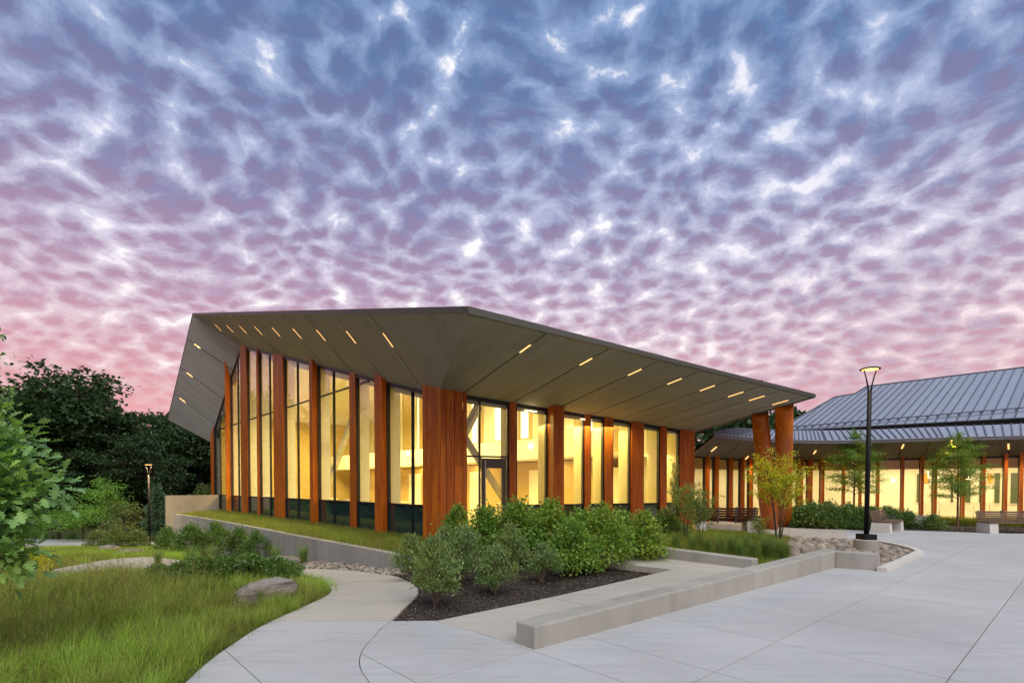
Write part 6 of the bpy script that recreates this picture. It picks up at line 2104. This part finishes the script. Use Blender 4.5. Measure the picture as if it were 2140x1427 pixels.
bt = [('wide dark oak crowning the wood left of the pavilion', 150, 764, 50, 1.15), ('dark tree filling the wood behind the near oak branch', 30, 800, 52, 1.2), ('dark tree half hidden by the left end of the roof', 425, 800, 58, 0.95),
      ('dark tree between the wide oak and the roof end', 292, 845, 54, 0.8), ('lower dark tree in front of the wood, left', 75, 880, 46, 1.0), ('lower dark tree in front of the wood behind the post lamp', 320, 905, 47, 0.9), ('lower dark tree behind the bright young tree', 215, 900, 48, 0.95), ('dark tree behind the concrete end wall', 420, 880, 56, 1.0), ('dark tree at the very left edge of the wood', -90, 810, 50, 1.2)]
for k, (l, px, ty, Y, w) in enumerate(bt):
    r = far_tree('dark_tree', l, px, ty, Y, 13.6, BIG[k % 3], 'trees of the dark wood')
    r.scale = (r.scale[2] * w, r.scale[2] * w, r.scale[2])
far_tree('dark_tree', 'dark tree showing between the leaning columns above the gallery roof', 1590, 868, 62, 13.6, BIG[0], None)
# tall tree with open twigs at the far left, in front of the wood
tw = tree_meshes(320, 9, (0, 0, 6.2), (2.6, 2.6, 3.4), 75, 26, 0.26, 'leaf', M['leaf_oak_tree'], M['bark'], 0.16, 0.09, 12, 0.6, 0.5)
far_tree('tall_tree', 'tall open-branched tree cut by the left edge of the picture', -84, 592, 24, 9.6, tw, None, sxy=0.86)
# the wood goes on round the grounds
def forest_mass(name, spots, seed, m):
    rg = np.random.default_rng(seed)
    Ps, Ds = [], []
    for (x, y, h_, w_) in spots:
        n = 900
        a = rg.uniform(0, 2 * np.pi, n); q = rg.uniform(0, 1, n) ** 0.5
        z = h_ * rg.uniform(0.05, 1, n)
        rr = w_ * q * np.sqrt(np.maximum(0.05, 1 - (z / h_) ** 2.2)) * (1 + 0.3 * np.sin(3 * a + x))
        Ps.append(np.stack([x + np.cos(a) * rr, y + np.sin(a) * rr, Tf(x, y) + z], 1)); Ds.append(rg.normal(0, 1, (n, 3)))
    V = leaves(np.concatenate(Ps), np.concatenate(Ds), rg.uniform(0.6, 1.3, sum(len(p) for p in Ps)), 'quad', rg)
    tag(obj_np(name, V, m), kind='stuff')
rf = np.random.default_rng(77)
sp = []
for k in range(46):
    sp.append((-62 + k * 2.2 + rf.uniform(-2, 2), 66 + rf.uniform(-3, 6), rf.uniform(8, 13), rf.uniform(4, 6)))
for k in range(22):
    sp.append((-50 + rf.uniform(-5, 3), -14 + k * 3.6, rf.uniform(10, 16), rf.uniform(4, 6)))
forest_mass('far_wood', sp, 78, M['leaf_far'])

# ------------------------------------------------------------------ the near oak at the left edge
def near_oak():
    rg = np.random.default_rng(401)
    r = thing('oak_tree', 'near oak with large lobed leaves reaching in from the left edge', 'tree', (-5.35, 4.9, Tf(-5.35, 4.9)))
    base = Vector(r.location)
    mb = MB()
    tw_pts, tw_dir = [], []
    # limbs drawn toward survey points of the leaf masses (px, py, depth)
    tg = [((20, 885), 4.9), ((60, 905), 4.9), ((30, 940), 4.8), ((75, 950), 4.9), ((95, 985), 4.8), ((120, 1010), 4.7), ((165, 1022), 4.6), ((60, 1010), 4.9), ((20, 1000), 5.0), ((40, 1060), 4.8), ((90, 1045), 4.7), ((85, 1085), 4.7), ((30, 1110), 4.8), ((75, 1130), 4.7), ((60, 1165), 4.6), ((10, 1150), 4.9), ((90, 1160), 4.7), ((-40, 900), 5.0), ((-60, 980), 5.0), ((-80, 1060), 5.0), ((-50, 1130), 4.9), ((-150, 940), 5.1), ((-150, 1040), 5.1), ((35, 975), 4.6), ((0, 920), 4.7), ((100, 930), 5.1), ((15, 1075), 4.6)]
    for (q, Y) in tg:
        e = at_y(q[0] - 36, q[1], Y) - base
        b = Vector((0, 0, 0.35 + 0.45 * max(0.2, e.z)))
        mid = (b + e) / 2 + Vector((0, 0, 0.10))
        pts = [b * (1 - s) ** 2 + mid * (2 * s * (1 - s)) + e * s * s for s in np.linspace(0, 1, 7)]
        mb.tube(pts, list(np.linspace(0.022, 0.004, 7)), 6, cap=False)
        for k in range(105):
            s = rg.uniform(0.5, 1.03)
            c = b * (1 - s) ** 2 + mid * (2 * s * (1 - s)) + e * s * s
            off = rg.normal(0, 0.095, 3)
            tw_pts.append(np.array(c) + off)
            out = np.array((e - b).normalized())
            tw_dir.append(off * 3 + out * 0.55 + rg.normal(0, 0.3, 3) + np.array([0, 0, -0.15]))
    mb.tube([(0, 0, -0.1), (0.03, 0, 0.7), (0, 0.02, 1.6), (-0.1, 0, 2.3)], [0.07, 0.055, 0.04, 0.015], 10, cap=False)
    mb.build('trunk', M['bark'], r, smooth=True)
    V = leaves(np.array(tw_pts), np.array(tw_dir), rg.uniform(0.07, 0.138, len(tw_pts)), 'oak', rg, 0.7)
    obj_np('crown', V, M['leaf_oak'], r)
near_oak()
